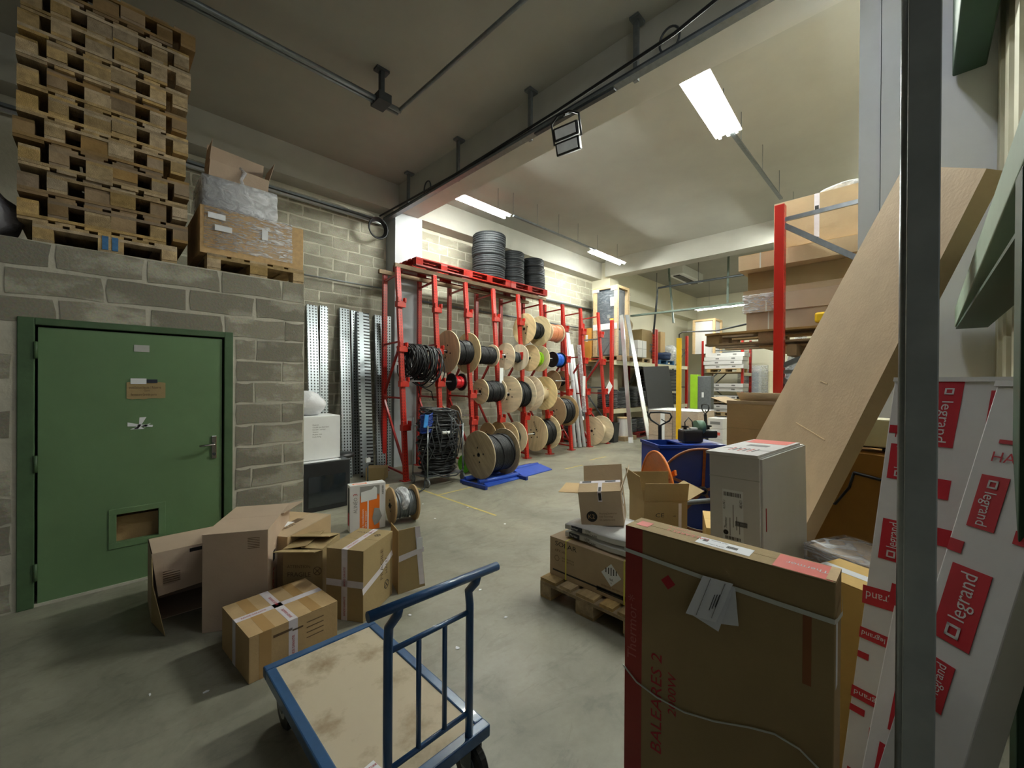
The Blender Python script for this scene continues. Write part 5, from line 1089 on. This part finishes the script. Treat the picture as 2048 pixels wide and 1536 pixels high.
# ---------------------------------------------------------------- brown cartons, boxes near the right wall
t, sz = carton('big dark mustard carton behind the long leaning box with cables on top', (3.55, .52), (3.30, -.12), .5, 0, 1.18, mat('mustard_board', '#a87a38', .6, var=.1, scale=4), name='mustard_carton')
b = MB(); rr = random.Random(5)
for i in range(5): b.tube([(rr.uniform(-.3, .3), rr.uniform(-.2, .2), 1.2+.01*i) for _ in range(7)], .009, 6)
b.tube([(-.1, -.26, 1.05), (-.12, -.27, .95), (-.2, -.27, .82), (-.28, -.26, .82)], .008, 6); b.tube([(-.1, -.26, 1.05), (.1, -.27, 1.03), (.3, -.26, 1.0)], .01, 6)
b.build('cable', blackm, t)
o = thing('foam_block', 'pale foam block with a white cup above the mustard carton', 'foam', (3.62, .22, 1.22)); MB().box((0, 0, .09), (.2, .28, .18)).build('block', foam, o, .01)
o = blob('white_lamp_shade', whitep, None, (3.6, .35, 1.55), (.07, .07, .09), 2, .05, 3); tag(o, 'small white bottle-shaped plastic piece above the foam block', 'bottle'); o.location.z = 1.495
t, sz = carton('film-wrapped flat carton with red mark at the right', (2.55, .40), (2.35, -.02), .3, 0, .80, card_pink, name='wrapped_carton'); shell(t, -sz[0]/2, sz[0]/2, -sz[1]/2, sz[1]/2, .4, sz[2]); plate(t, sz, 'f', .25, .72, .16, .025, ink_r, 'print', .016); plate(t, sz, 'f', .40, .72, .11, .09, paper, 'label', .017); barcode(t, sz, 'f', .40, .74, .05, .02, lift=.019)
t, sz = carton('yellow parcel with white printed tape right of the white box', (2.12, .34), (1.98, .0), .24, 0, .84, card_y, name='yellow_parcel'); plate(t, sz, 't', sz[0]/2, .12, sz[0], .05, paper, 'tape'); plate(t, sz, 't', sz[0]*.8, .12, .07, .035, lab_dk, 'print', .0014)

# ---------------------------------------------------------------- right storage rack with long cartons
t = thing('rack_frame', 'red rack upright with grey struts beside the long leaning box', 'rack', (5.0, 1.04, 0))
MB().bbox(-.045, .045, -.045, .045, 0, 3.49).build('upright', red_perf, t, .005); MB().bbox(-.045, .045, -1.24, -1.15, 0, 3.49).build('upright', red_perf, t, .005)
for z in (3.33, 1.75, .5): MB().bar((0, 0, z), (0, -1.2, z+.02), .03, .04).build('strut', galv, t)
for z0, z1 in ((3.3, 2.35), (1.8, 2.35), (1.7, .7)): MB().bar((0, 0, z0), (0, -1.2, z1), .03, .05).build('strut', galv, t)
t = thing('rack_beam', 'dark timber shelf beams carrying the pallet of long cartons', 'shelf', (5.0, 1.0, 1.98)); MB().bbox(.05, 2.6, -.1, -.02, -.06, .06).build('beam', wood_old, t); MB().bbox(.05, 2.6, -.9, -.8, -.06, .06).build('beam', wood_old, t); MB().bbox(.3, 2.4, -1.0, .3, .06, .08).build('board', osb, t)
t = thing('long_pallet', 'long dark pallet overhanging from the right rack', 'pallet', (5.55, .75, 2.075))
for x in (-.35, 0, .35):
    MB().bbox(x-.07, x+.07, -1.0, 1.08, .0, .022).build('runner', wood_old, t); MB().bbox(x-.08, x+.08, -1.0, 1.08, .125, .147).build('deck_board', wood_old, t)
    for y in (-.9, -.2, .45, 1.0): MB().box((x, y, .073), (.12, .14, .1)).build('block', wood_old, t)
def lc(label, x, y0, y1, z, wd, h, m=card, **k):
    return carton(label, (x, y1), (x, y0), wd, z, h, m, **k)
zz = 2.224
for lab, x, y0, y1, h, wd, m_ in (('lowest long brown carton on the overhanging pallet', 5.18, -.3, 1.40, .2, .6, card_pink), ('second long carton up, film-wrapped at its end', 5.16, -.3, 1.42, .19, .6, card_pink), ('thin long carton third up on the overhanging pallet', 5.2, -.3, 1.44, .07, .6, card), ('deep long carton fourth up, recessed', 5.3, -.3, 1.42, .22, .5, card_dk), ('topmost long olive carton, sticking out furthest', 5.12, -.3, 1.47, .17, .62, card)):
    if 'topmost' in lab: y1 = 1.47
    t, sz = lc(lab, x, y0, y1, zz, wd, h, m_, group='long cartons on the right rack', name='long_carton'); zz += h
    if 'second' in lab: shell(t, -sz[0]/2, -sz[0]/2+.35, -sz[1]/2, sz[1]/2, 0, h)
    if 'thin' not in lab and 'deep' not in lab: band([(-sz[0]/2+.25, -sz[1]/2-.002, h*k_) for k_ in (0.02, .5, 1)], .02, strap_w, t) if False else plate(t, sz, 'f', .22, h/2, .014, h, strap_w, 'strap', .002)
t, sz = carton('tall brown carton with printed tape on top of the long cartons', (5.2, 1.14), (5.2, .32), .6, zz, .52, card, name='tall_carton', tilt=Matrix.Rotation(R(.0), 4, 'Y'))
plate(t, sz, 'f', .38, .26, .045, .52, tape_w, 'tape'); plate(t, sz, 'f', .38, .35, .032, .09, ink, 'tape', .0014); plate(t, sz, 'f', .38, .05, .032, .04, ink, 'tape', .0014); plate(t, sz, 't', .4, .3, .8, .06, tape_w, 'tape')
o = blob('foil_scrap', bagfilm, t, (.2, -.2, .55), (.2, .1, .03), 4, .3, 3)
zt2 = zz
o = blob('foam_piece', foam, None, (5.35, .22, zt2+.42), (.07, .12, .12), 12, .2, 3); tag(o, 'cream foam piece beside the tall brown carton', 'foam')
t, sz = carton('grey carton behind the cream foam piece on the right rack', (5.2, .3), (5.2, -.1), .5, zt2, .34, card_w, name='grey_carton')
o.location.z = zt2+.34+.09
o = MB().box((0, 0, 0), (.1, .35, .1)).build('yellow_clamp', yellow, None, .02); o.location = at(1648, 628, 'x', 4.9); tag(o, 'yellow plastic clamp end at the right rack', 'clamp')
o.location = (4.99, .56, 2.28) 

# open cardboard carton behind the white box
pa = at(1445, 830, 'x', 4.3)
t, sz = carton('large open empty carton behind the white appliance box', (4.25, 1.31), (4.25, .66), .45, .95, .42, card, {'l': (.16, 160), 'f': (.03, 100), 'b': (.2, 30)}, name='open_carton')
pA = at(1445, 893, 'x', 4.25); pT = at(1445, 822, 'x', 4.25); print('opencarton', pA, pT)
t.location.z = pA.z; 
plate(t, sz, 'f', sz[0]/2, .19, sz[0], .006, card_dk, 'fold')
shell(t, -sz[0]/2+.05, sz[0]/2, -sz[1]/2+.02, sz[1]/2-.02, .38, .40, bagfilm)
ha = pA.z
carton('closed carton underneath the large open carton', (4.2, 1.2), (4.2, .66), .5, 0, ha-.002, card_dk)

# ---------------------------------------------------------------- wheels, blue bin, machine
def wheel(label, c, r_, ax, rimm, discm, spokes=5, disc_inset=.03, depth=.1):
    """drum wheel facing along ax (angle of its normal in plan)"""
    t = thing('drum_wheel', label, 'wheel', c, ax)
    MB().tube([(0, r_*math.cos(a), r_*math.sin(a)) for a in [2*PI*i/48 for i in range(48)]], .014, 8, closed=True).build('rim', rimm, t)
    MB().lathe([(disc_inset, .02), (disc_inset, r_-.01), (disc_inset+.004, r_-.01), (disc_inset+.004, .02)], 48, closed=True).build('disc', discm, t)
    for k in range(spokes):
        a = 2*PI*k/spokes+.35; MB().bar((0, .04*math.cos(a), .04*math.sin(a)), (0, r_*math.cos(a), r_*math.sin(a)), .03, .012, up=(1, 0, 0)).build('spoke', rimm, t)
    MB().lathe([(-.06, .045), (-.06, .03), (.06, .03), (.06, .045)], 20, closed=True).build('hub', dkmet, t)
    return t
wheel('big blue disc with rusty spoked rim beside the blue bin', (4.62, 1.66, .46), .45, R(28), rust, blue_dp)
w2 = thing('drum_wheel', 'orange conical drum flange in front of the blue bin', 'wheel', (4.12, 1.95, .45), R(-43))
MB().lathe([(0, .45), (0, .435), (.14, .15), (.14, .03), (.15, .03), (.15, .15), (.012, .45)], 48, sm=False).build('cone', orange, w2); MB().tube([(0, .45*math.cos(a), .45*math.sin(a)) for a in [2*PI*i/48 for i in range(48)]], .014, 8, closed=True).build('rim', orange, w2)
MB().bar((.07, 0, .15), (.07, -.3, .3), .02, .05).build('fin', orange, w2)
MB()
o = MB().tube([(3.55, 1.75, .48), (4.75, 1.25, .42)], .025, 12).build('axle_pipe', galv_dk, None); tag(o, 'grey steel axle pipe crossing in front of the blue disc', 'pipe')
o.location = (0, 0, .02)
t = thing('blue_bin', 'deep blue open plastic bin carrying a black tool', 'bin', (5.33, 2.16, 0), R(-40))
BW, BD, BH = .9, .55, .86
b = MB(); b.bbox(-BW/2, BW/2, -BD/2, -BD/2+.015, .08, BH); b.bbox(-BW/2, BW/2, BD/2-.015, BD/2, .08, BH); b.bbox(-BW/2, -BW/2+.015, -BD/2, BD/2, .08, BH); b.bbox(BW/2-.015, BW/2, -BD/2, BD/2, .08, BH); b.bbox(-BW/2, BW/2, -BD/2, BD/2, .08, .1); b.build('tub', blue_dp, t, .004)
b = MB(); b.bbox(-BW/2-.015, BW/2+.015, -BD/2-.02, -BD/2, BH-.03, BH+.01); b.bbox(-BW/2-.02, -BW/2, -BD/2, BD/2, BH-.03, BH+.01); b.build('rim', blue_dp, t, .004); MB().bbox(-.1, BW/2, -BD/2, BD/2, BH-.02, BH).build('half_lid', blue_dp, t)
for x in (-.38, .38):
    for y in (-.2, .2): MB().lathe([(-.02, .001), (-.02, .05), (.02, .05), (.02, .001)], 16, 'y', (x, y, .05)).build('castor', blackm, t)
t = thing('power_machine', 'black machine with green abrasive disc on the blue bin', 'machine', (5.43, 2.04, BH+.001), R(-40))
MB().box((-.08, 0, .09), (.26, .2, .17)).build('motor_housing', blackm, t, .03); MB().box((.2, .08, .1), (.22, .12, .1)).build('arm', blackm, t, .02); MB().cyl((0, .02, .2), (.1, .02, .2), .085, 28).build('abrasive_disc', grass_gn, t)
for p in ((-.14, .02), (.22, .1)): MB().lathe([(.0, .02), (.03, .02), (.035, .045), (.05, .045)], 12, 'z', (p[0], p[1], .16)).build('knob', blackm, t)
MB().tube([(-.12, .05, .16), (-.13, .05, .26), (-.08, .05, .32), (-.03, .05, .27), (-.02, .05, .2)], .007, 6).build('hose', blackm, t); MB().box((-.05, -.02, .185), (.09, .05, .02)).build('switch', whitep, t)
o = thing('work_gloves', 'dirty white work gloves hanging by the blue disc', 'gloves', (4.62, 1.38, .72)); rr = random.Random(3)
blob('cuff', glove, o, (0, 0, .1), (.05, .04, .12), 4, .3, 3, False)
for k in range(4): MB().tube([(-.03+.02*k, 0, 0), (-.035+.022*k, -.01, -.07), (-.03+.02*k, .01, -.13-.02*(k % 2))], [.014, .012, .008], 8).build('finger', glove, o)
o = blob('rag', glove, None, (4.75, 1.35, .92), (.16, .12, .04), 8, .3, 3); tag(o, 'crumpled printed rag on top by the white gloves', 'rag')

# pallet truck handle
def jack(label, x, y, rz, s_=1):
    t = thing('pallet_truck', label, 'pallet truck', (x, y, 0), rz)
    MB().bar((0, .06, .15), (0, 0, 1.0), .045, .045).build('tiller', blackm, t)
    MB().tube([(0, 0, 1.0), (-.13, 0, 1.08), (-.16, 0, 1.14), (-.14, 0, 1.19), (0, 0, 1.2), (.14, 0, 1.19), (.16, 0, 1.14), (.13, 0, 1.08)], .014, 10, closed=True).build('handle_loop', blackm, t)
    MB().tube([(.02, -.01, 1.1), (.09, -.03, 1.06)], .008, 8).build('lever', blackm, t)
    MB().box((0, .12, .2), (.16, .2, .22)).build('pump', dkmet, t, .01)
    for x_ in (-.17, .17): MB().bbox(x_-.07, x_+.07, .2, 1.3, .06, .1).build('fork', blackm, t, .01)
    for x_ in (-.06, .06): MB().lathe([(-.02, .001), (-.02, .09), (.02, .09), (.02, .001)], 20, 'x', (x_, .1, .09)).build('wheel', blackm, t)
    return t
jack('black pallet truck handle in front of the film-wrapped cartons', 5.80, 2.70, R(-75))
jack('black pallet truck handle farther back by the white flat boxes', 8.75, 3.11, R(-135))

# film-wrapped carton load
pallet('wooden pallet below the film-wrapped brown cartons', (9.45, 3.95, 0), R(0), 'o', False)
idx = 0; G0x, G0y = 9.0, 4.46
pos = ['bottom', 'middle', 'top']; col_ = ['near left', 'near right', 'far left', 'far right']
for zi in range(3):
    for xi in range(2):
        for yi in range(2):
            c_ = carton(f'{pos[zi]} layer brown carton, {col_[xi*2+yi]} of the film-wrapped load', (9.0+.5*xi, 4.46-.56*yi), (9.0+.5*xi, 4.46-.56*yi-.55), .49, .145+.29*zi, .285, card_pink, name='stacked_carton', group='brown cartons in the film-wrapped load')
t = thing('film_cover', 'clear stretch film around the brown carton load', 'film', (9.5, 3.9, .144)); shell(t, -.5, .5, -.56, .56, 0, .88, film_l, g_=.015)
MB().bbox(-.5, .5, -.55, .55, .872, .876).build('white_sheet', paper, t); MB().box((-.52, .22, .45), (.003, .1, .75)).build('white_tape', paper, t)
# white small cartons stack by it
for k in range(4):
    o = MB().box((0, 0, .11), (.3, .3, .22)).build('white_carton', card_w, None, .004); o.location = (9.3, 3.05, .225*k); tag(o, ['bottom', 'second', 'third', 'top'][k]+' white printed carton right of the film-wrapped load', 'box', 'white cartons by the wrapped load')
    MB().box((-.152, 0, .12), (.003, .2, .06)).build('print', printed_rd if k == 2 else ink_g, o)
# yellow post
pb_ = at(1357, 872, 'z', 0); yp = Vector((8.2, 3.43, 0)); t = thing('yellow_post', 'slim yellow post rising by the wrapped load with a cable on top', 'post', yp)
MB().bar((0, 0, 0), (0, 0, 2.54), .09, .05).build('post', yellow, t, .004); MB().box((0, 0, .006), (.2, .2, .012)).build('base_plate', yellow, t)
a = at(1557, 634, 'x', 5.2)-yp; MB().tube([(0, 0, 2.54), (0, 0, 2.62), (-.2, -.15, 2.63), ((-.2+a.x)/2, (-.15+a.y)/2, (2.63+a.z)/2-.06), tuple(a), tuple(a+Vector((.2, -.5, .12)))], .012, 6).build('cable', dkmet, t)

# ---------------------------------------------------------------- middle shelving along the wall
def pallet_rack(xs, yf, depth, top, levels, label, grp='pallet racking beyond the reels', lower=None, x_dir=True):
    t = thing('pallet_racking', label, 'rack', (xs[0], yf, 0), 0, grp)
    for x in xs:
        for y in (0, depth): MB().bbox(x-xs[0]-.05, x-xs[0]+.05, y-.04, y+.04, 0, top).build('upright', red_perf if y == 0 else redd_perf, t, .005)
        for z in (.3, 1.5, 2.9): MB().bar((x-xs[0], 0, z), (x-xs[0], depth, z), .03, .04).build('strut', galv_dk, t)
        for z0, z1 in ((.3, 1.5), (2.9, 1.5)): MB().bar((x-xs[0], 0, z0), (x-xs[0], depth, z1), .03, .04).build('strut', galv_dk, t)
    for z in levels:
        for y in (-.03, depth): MB().bbox(.05, xs[-1]-xs[0]-.05, y-.02, y+.04, z-.07, z+.05).build('shelf_beam', cream, t, .004)
        MB().bbox(.05, xs[-1]-xs[0]-.05, .03, depth-.05, z+.03, z+.05).build('shelf_board', wood_old, t)
    return t
pallet_rack([10.15, 12.75], 6.15, 1.0, 3.4, (.83, 2.22), 'first bay of pallet racking with the tall wrapped crate')
pallet_rack([12.9, 15.4], 6.15, 1.0, 3.4, (.83, 2.22), 'second bay of pallet racking with small boxes')
pallet_rack([16.6, 17.6], 4.6, 1.4, 3.3, (.83, 2.0), 'far racking bay with white flat boxes in front of the cream wall')
# tall wrapped crate
pallet('old pallet under the tall film-wrapped crate', (10.72, 6.55, 2.272), 0, 'o')
t = thing('wrapped_crate', 'tall film-wrapped timber crate holding a dark appliance on the upper shelf', 'crate', (10.68, 6.5, 2.417)); CW, CD, CH = .7, .8, 1.95
for x in (-CW/2+.05, CW/2-.05):
    for y in (-CD/2+.05, CD/2-.05): MB().bbox(x-.05, x+.05, y-.05, y+.05, 0, CH).build('corner_post', card_edge, t)
MB().bbox(-CW/2, CW/2, -CD/2, CD/2, CH, CH+.07).build('top_board', card_edge, t); MB().bbox(-CW/2+.06, CW/2-.06, -CD/2+.1, CD/2-.1, .8, CH).build('appliance', mat('slate_panel', '#38434f', .35), t); MB().bbox(-CW/2+.08, CW/2-.08, -CD/2+.08, CD/2-.08, .05, .75).build('appliance', galv_dk, t)
MB().box((-CW/2-.005, 0, .85), (.01, CD, .17)).build('label_band', paper, t); MB().box((-CW/2-.012, -.25, 1.55), (.004, .12, .25)).build('label', paper, t); MB().box((-CW/2+.05, -.1, 1.15), (.02, .1, .1)).build('display', galv, t)
MB().box((-CW/2+.04, -.2, 1.05), (.02, .12, .06)).build('yellow_sticker', yellow, t)
for y in (-.3, .3): MB().box((-CW/2-.01, y, CH-.03), (.02, .2, .08)).build('foam_corner', paper, t)
shell(t, -CW/2, CW/2, -CD/2, CD/2, 0, CH-.1, film_l, g_=.03)
t, sz = carton('orange-brown carton left of the tall wrapped crate', (10.3, 7.2), (10.3, 6.95), .4, 2.272, 1.0, mat('amber_board', '#c98f3c', .6, var=.08), name='amber_carton'); plate(t, sz, 'f', .1, .7, .08, .2, paper)
# aluminium poles
for (f_, tp, lab) in ((at(1262, 886, 'z', 0), (1243, 630), 'left long aluminium profile leaning against the crate'), (at(1301, 893, 'z', 0), (1254, 630), 'right long aluminium profile leaning against the crate')):
    T_ = at(*tp, 'y', 6.02); t = thing('aluminium_profile', lab, 'pole', f_, group='aluminium profiles leaning on the crate'); v = T_-f_
    MB().bar((0, 0, 0), v, .11, .035).build('profile', alu, t); MB().bar((0, 0, .0), v.normalized()*.16, .12, .05).build('plastic_foot', paper, t)
# white tube bundle and poles
for k, (px, py, tx, ty, r_, lab) in enumerate(((1150, 895, 1128, 664, .05, 'left'), (1160, 895, 1135, 664, .05, 'second'), (1169, 894, 1143, 690, .045, 'third'), (1177, 892, 1157, 800, .04, 'short right'))):
    f_ = at(px, py, 'z', 0); T_ = at(tx, ty, 'y', 6.85); o = MB().tube([f_+Vector((0, 0, 0)), T_], r_, 12).build('white_tube', pvc, None); tag(o, lab+' white plastic tube of the bundle leaning in the racks', 'tube', 'white tubes leaning in the racks')
for (px, py, tx, ty, lab) in ((1176, 760, 1158, 690, 'film-wrapped white strip hanging by the eighth rack frame'),):
    T_ = at(tx, ty, 'y', 6.1); o = MB().bar(T_, T_+Vector((.12, -.1, -1.7)), .1, .03).build('white_strip', bagfilm, None); tag(o, lab, 'strip')
for (x, y, z, w_, h_, lab) in ((at(1170, 765, 'y', 5.95).x, 5.98, 1.55, .12, .5, 'white paper tag on the eighth rack frame'), (at(1218, 778, 'y', 6.05).x, 6.05, 1.5, .22, .3, 'white diamond tag on the shelving upright'), (at(1003, 758, 'y', 6.0).x, 6.0, 1.72, .1, .4, 'white crumpled paper tied to the fourth rack frame')):
    rot = Matrix.Rotation(R(40) if 'diamond' in lab else 0, 3, 'Y'); o = MB().box((0, 0, 0), (w_, .004, h_), rot).build('paper_tag', paper, None); o.location = (x, y, z); tag(o, lab, 'paper')
# black bin, white bin
t = thing('waste_bin', 'dark plastic bin lying by the empty wooden reel', 'bin', (9.95, 5.98, 0)); MB().lathe([(0, .001), (0, .16), (.52, .2), (.54, .21), (.54, .19), (.03, .15), (.03, .001)], 4, 'z').build('body', bin_m, t, .02).rotation_euler = (0, 0, R(45)); t.scale = (1, .9, 1.0)
o = thing('white_drum', 'white bucket under the lower shelf', 'bucket', (10.6, 6.0, .12)); MB().lathe([(0, .001), (0, .17), (.5, .19), (.5, .001)], 24, 'z').build('body', card_w, o); MB().lathe([(.5, .001), (.5, .2), (.53, .2), (.53, .001)], 24, 'z').build('lid', card_edge, o)
pallet('red pallet on the floor under the shelving', (11.9, 6.35, 0), R(90), 'r')
pallet('pale pallet on the floor under the white bucket', (10.6, 6.3, -.022), R(90), 'o') if False else MB().bbox(10.3, 10.95, 5.8, 6.9, .0, .12).build('pallet', wood_old, None)
tag(bpy.data.objects['pallet'] if False else [o for o in bpy.data.objects if o.name.startswith('pallet') and o.parent is None and o.type == 'MESH'][-1], 'low grey timber stand under the white bucket', 'pallet')
# coils on lower shelves
def coilstack(label, x, y, z, n, r_=.27, seed=1, step=.055, wrap=True):
    rr = random.Random(seed); t = thing('coil_stack', label, 'cable', (x, y, z), 0, 'stacked black cable coils on the shelving'); b = MB()
    for i in range(n):
        for q in range(2): b.tube(ringpts((rr.uniform(-.01, .01), rr.uniform(-.01, .01), .03+step*i), r_-.035*q, r_-.035*q, .008, 20, rr, .006), .024, 6, closed=True)
    b.build('coils', rubber, t)
    if wrap: MB().lathe([(0, r_+.03), (step*n, r_+.03), (step*n+.02, r_*.5)], 14, 'z', sm=True).build('film', film_l, t)
for k, (x, y, n, s_) in enumerate(((10.5, 6.5, 10, 1), (11.1, 6.45, 9, 2), (11.7, 6.5, 11, 3), (12.3, 6.5, 9, 4), (13.3, 6.5, 7, 5), (14.0, 6.5, 8, 6), (14.7, 6.5, 7, 7))):
    coilstack(['first', 'second', 'third', 'fourth', 'fifth', 'sixth', 'seventh'][k]+' stack of film-wrapped black coils from the left on the lower shelf', x, y, .885, n, seed=s_)
for k, x in enumerate((11.35, 11.9)): coilstack(['left', 'right'][k]+' stack of wrapped black coils under the lower shelf', x, 6.3, .15, 7, .24, 11+k)
for k, (x, h_, lab) in enumerate(((9.1, 8, 'left'),)): coilstack('dark coils on the floor behind the eighth rack frame', 9.35, 6.8, .0, 16, .3, 20)
# black leaning panel
t = thing('leaning_board', 'large dark grey panel leaning against the shelving', 'panel', mw=Matrix.Translation((11.0, 5.35, .02)) @ Matrix.Rotation(R(-8), 4, 'X') @ Matrix.Rotation(R(-22), 4, 'Z')); MB().bbox(0, .95, -.02, .02, .02, 2.1).build('panel', greyfl, t, .004)
t = thing('black_crate', 'stack of black plastic trays on the second racking bay', 'tray', (13.9, 6.55, 1.36)); 
for k in range(7): MB().bbox(-.7, .7, -.4, .4, .11*k, .11*k+.1).build('tray', greyfl, t, .008)
# upper shelf goods
zs = 2.272
pallet('light pallet on the upper shelf under the small white cartons', (11.9, 6.5, zs), R(90), 'n'); pallet('blue painted pallet on the upper shelf', (13.6, 6.5, zs), R(90), 'b')
for k, (dx, dz, lab) in enumerate(((0, 0, 'lower left'), (.28, 0, 'lower right'), (0, .26, 'upper left'), (.28, .26, 'upper right'))):
    o = MB().box((0, 0, .125), (.26, .3, .25)).build('white_carton', card_w, None, .004); o.location = (11.45+dx, 6.12, zs+.145+dz); tag(o, lab+' small white carton beside the canvas bag', 'box', 'small white cartons on the upper shelf')
o = blob('canvas_bag', bag_m, None, (11.35, 6.45, zs+1.12), (.3, .26, .32), 5, .15, 3); tag(o, 'khaki canvas bundle beside the aluminium profiles', 'bag')
o = MB().box((0, 0, .18), (.5, .4, .45)).build('cardboard_box', card_dk, None, .004); o.location = (11.35, 6.7, zs+.4); tag(o, 'brown box supporting the canvas bundle', 'box')
t, sz = carton('wide brown carton behind the small white cartons', (12.2, 6.95), (12.2, 6.3), .65, zs+.145, .95, card_dk); 
t, sz = carton('upright brown carton with tape right of the racking upright', (13.2, 6.6), (13.2, 6.15), .35, zs+.145, .95, card); plate(t, sz, 'f', .2, .7, .08, .25, tape_w, 'tape')
o = blob('film_bundle', bagfilm, None, (14.4, 6.4, zs+.40), (.28, .28, .36), 6, .15, 3); tag(o, 'film-wrapped pale bundle on the upper shelf end', 'bundle')
o = blob('blue_cloth', mat('navy_cloth', '#26385c', .8), None, (13.4, 6.2, zs+.28), (.4, .3, .15), 7, .2, 3); tag(o, 'navy cloth heap over the blue pallet', 'cloth')

# far racking with white flat boxes
rr = random.Random(9)
for lv, (z0, n, xx) in enumerate(((2.2, 4, 16.75), (1.35, 2, 16.75), (1.05, 1, 16.75), (.55, 2, 16.75), (.1, 2, 16.75))):
    for i in range(n):
        o = MB().box((0, 0, .07), (.7, 1.35, .145)).build('flat_carton', card_w, None, .004); o.location = (xx+rr.uniform(-.03, .03), 5.2+rr.uniform(-.04, .04), z0+.15*i); tag(o, f'{["lower", "second", "third", "upper"][i]} white flat carton on the {["top", "second", "third", "fourth", "lowest"][lv]} level of the far racking', 'box', 'white flat cartons on the far racking')
        MB().box((-.352, .2, .075), (.004, .12, .05)).build('print', ink_g, o); MB().box((-.352, -.35, .075), (.004, .12, .05)).build('print', ink_g, o)
for k, z in enumerate((2.055, .92, .43)): pallet(['upper', 'middle', 'lower'][k]+' pallet under the white flat cartons', (16.8, 5.2, z), 0, 'n')
t = thing('wrapped_crate', 'white wrapped appliance crate standing on the white flat cartons', 'crate', (16.9, 5.75, 2.81)); MB().bbox(-.33, .33, -.35, .35, 0, 1.27).build('appliance', card_w, t); MB().bbox(-.4, .4, -.42, .42, 1.27, 1.34).build('top_board', card_edge, t)
for x in (-.38, .38):
    for y in (-.38, .38): MB().bbox(x-.04, x+.04, y-.04, y+.04, 0, 1.27).build('corner_post', card_edge, t)
pc_ = at(1420, 700, 'x', 16.9); t.location.y = pc_.y+.1; t.location.z = 2.8
# lime box, leaning things in front
t = thing('lime_box', 'tall lime green and grey box standing by the far pallet truck', 'box', (12.6, 4.66, 0)); MB().bbox(-.12, .12, 0, .22, 0, 1.9).build('side', lime_pl, t, .01); MB().bbox(-.12, .12, -.38, 0, 0, 1.85).build('body', galv_dk, t, .01); MB().box((-.125, -.15, 1.3), (.004, .06, .15)).build('label', paper, t); MB().box((-.125, -.15, .5), (.004, .1, .4)).build('label', paper, t)
t = thing('black_trays', 'stack of black trays edged in brown by the far wall', 'tray', (13.5, 3.5, 0), R(-45)); MB().bbox(-.3, .35, -.25, .25, 0, 1.25).build('body', blackm, t, .01)
for k in range(7): MB().bbox(-.45, -.3, -.22, .22, .1+.17*k, .16+.17*k).build('tray_edge', card_dk, t)
t = thing('cream_board', 'narrow cream board leaning near the wrapped profiles', 'board', (14.0, 2.95, 0), R(-45)); MB().bbox(-.25, .25, -.03, .03, 0, 2.0).build('board', foam, t)
t = thing('framed_window', 'film-wrapped framed window propped on the far wall', 'window', (17.9, 4.6, 0)); MB().bbox(-.05, .05, -.3, .3, 0, 2.3).build('frame', whitep, t); MB().bbox(-.06, -.05, -.22, .2, .5, 2.1).build('pane', mat('pale_glass', '#a9b8c4', .2), t); shell(t, -.08, .08, -.5, .5, 0, 2.35)
# wrapped aluminium profiles leaning
for k, (bx, tx, lab) in enumerate(((1520, 1560, 'left'), (1545, 1578, 'middle'), (1570, 1600, 'right'))):
    f_ = at(bx, 850, 'x', 7.6); f_.z = 0; T_ = at(tx+10, 600, 'x', 7.9); f_ = Vector((7.6, 1.9-.22*k, 0)); T_ = Vector((7.9, 1.25-.22*k, 2.55))
    t = thing('wrapped_profiles', lab+' bundle of film-wrapped grey profiles leaning under the long cartons', 'profile', f_, group='film-wrapped grey profiles'); v = T_-f_
    for j in range(3): MB().bar((0, .05*j, 0), v+Vector((0, .05*j, 0)), .045, .06).build('profile', alu if j != 1 else galv_dk, t)
    MB().bar((0, .05, 0), v+Vector((0, .05, 0)), .2, .1).build('film', film, t)
t = thing('shelf_stack', 'dark lower shelf crates under the long cartons', 'crate', (6.4, .4, 0)); MB().bbox(-.5, 1.2, -.6, .5, 0, 1.9).build('crate', mat('dark_shelf_goods', '#4b4a44', .8, var=.3, scale=4), t)
# floor litter
lt = thing('paper_scraps', 'small white paper scraps scattered on the concrete floor', 'litter')
rr = random.Random(2)
for (a_, b_) in ((870, 1252), (880, 1250), (868, 1262), (915, 1296), (1010, 1048), (870, 1037), (412, 1384), (935, 1015), (1012, 1235), (820, 1230), (300, 1390), (960, 1180), (845, 1008)):
    p = at(a_, b_, 'z', 0); MB().prism([(p.x+rr.uniform(.004, .02)*math.cos(k), p.y+rr.uniform(.004, .02)*math.sin(k)) for k in (0, 1.3, 2.6, 3.9, 5.2)], .0005, .003).build('scrap', paper, lt)
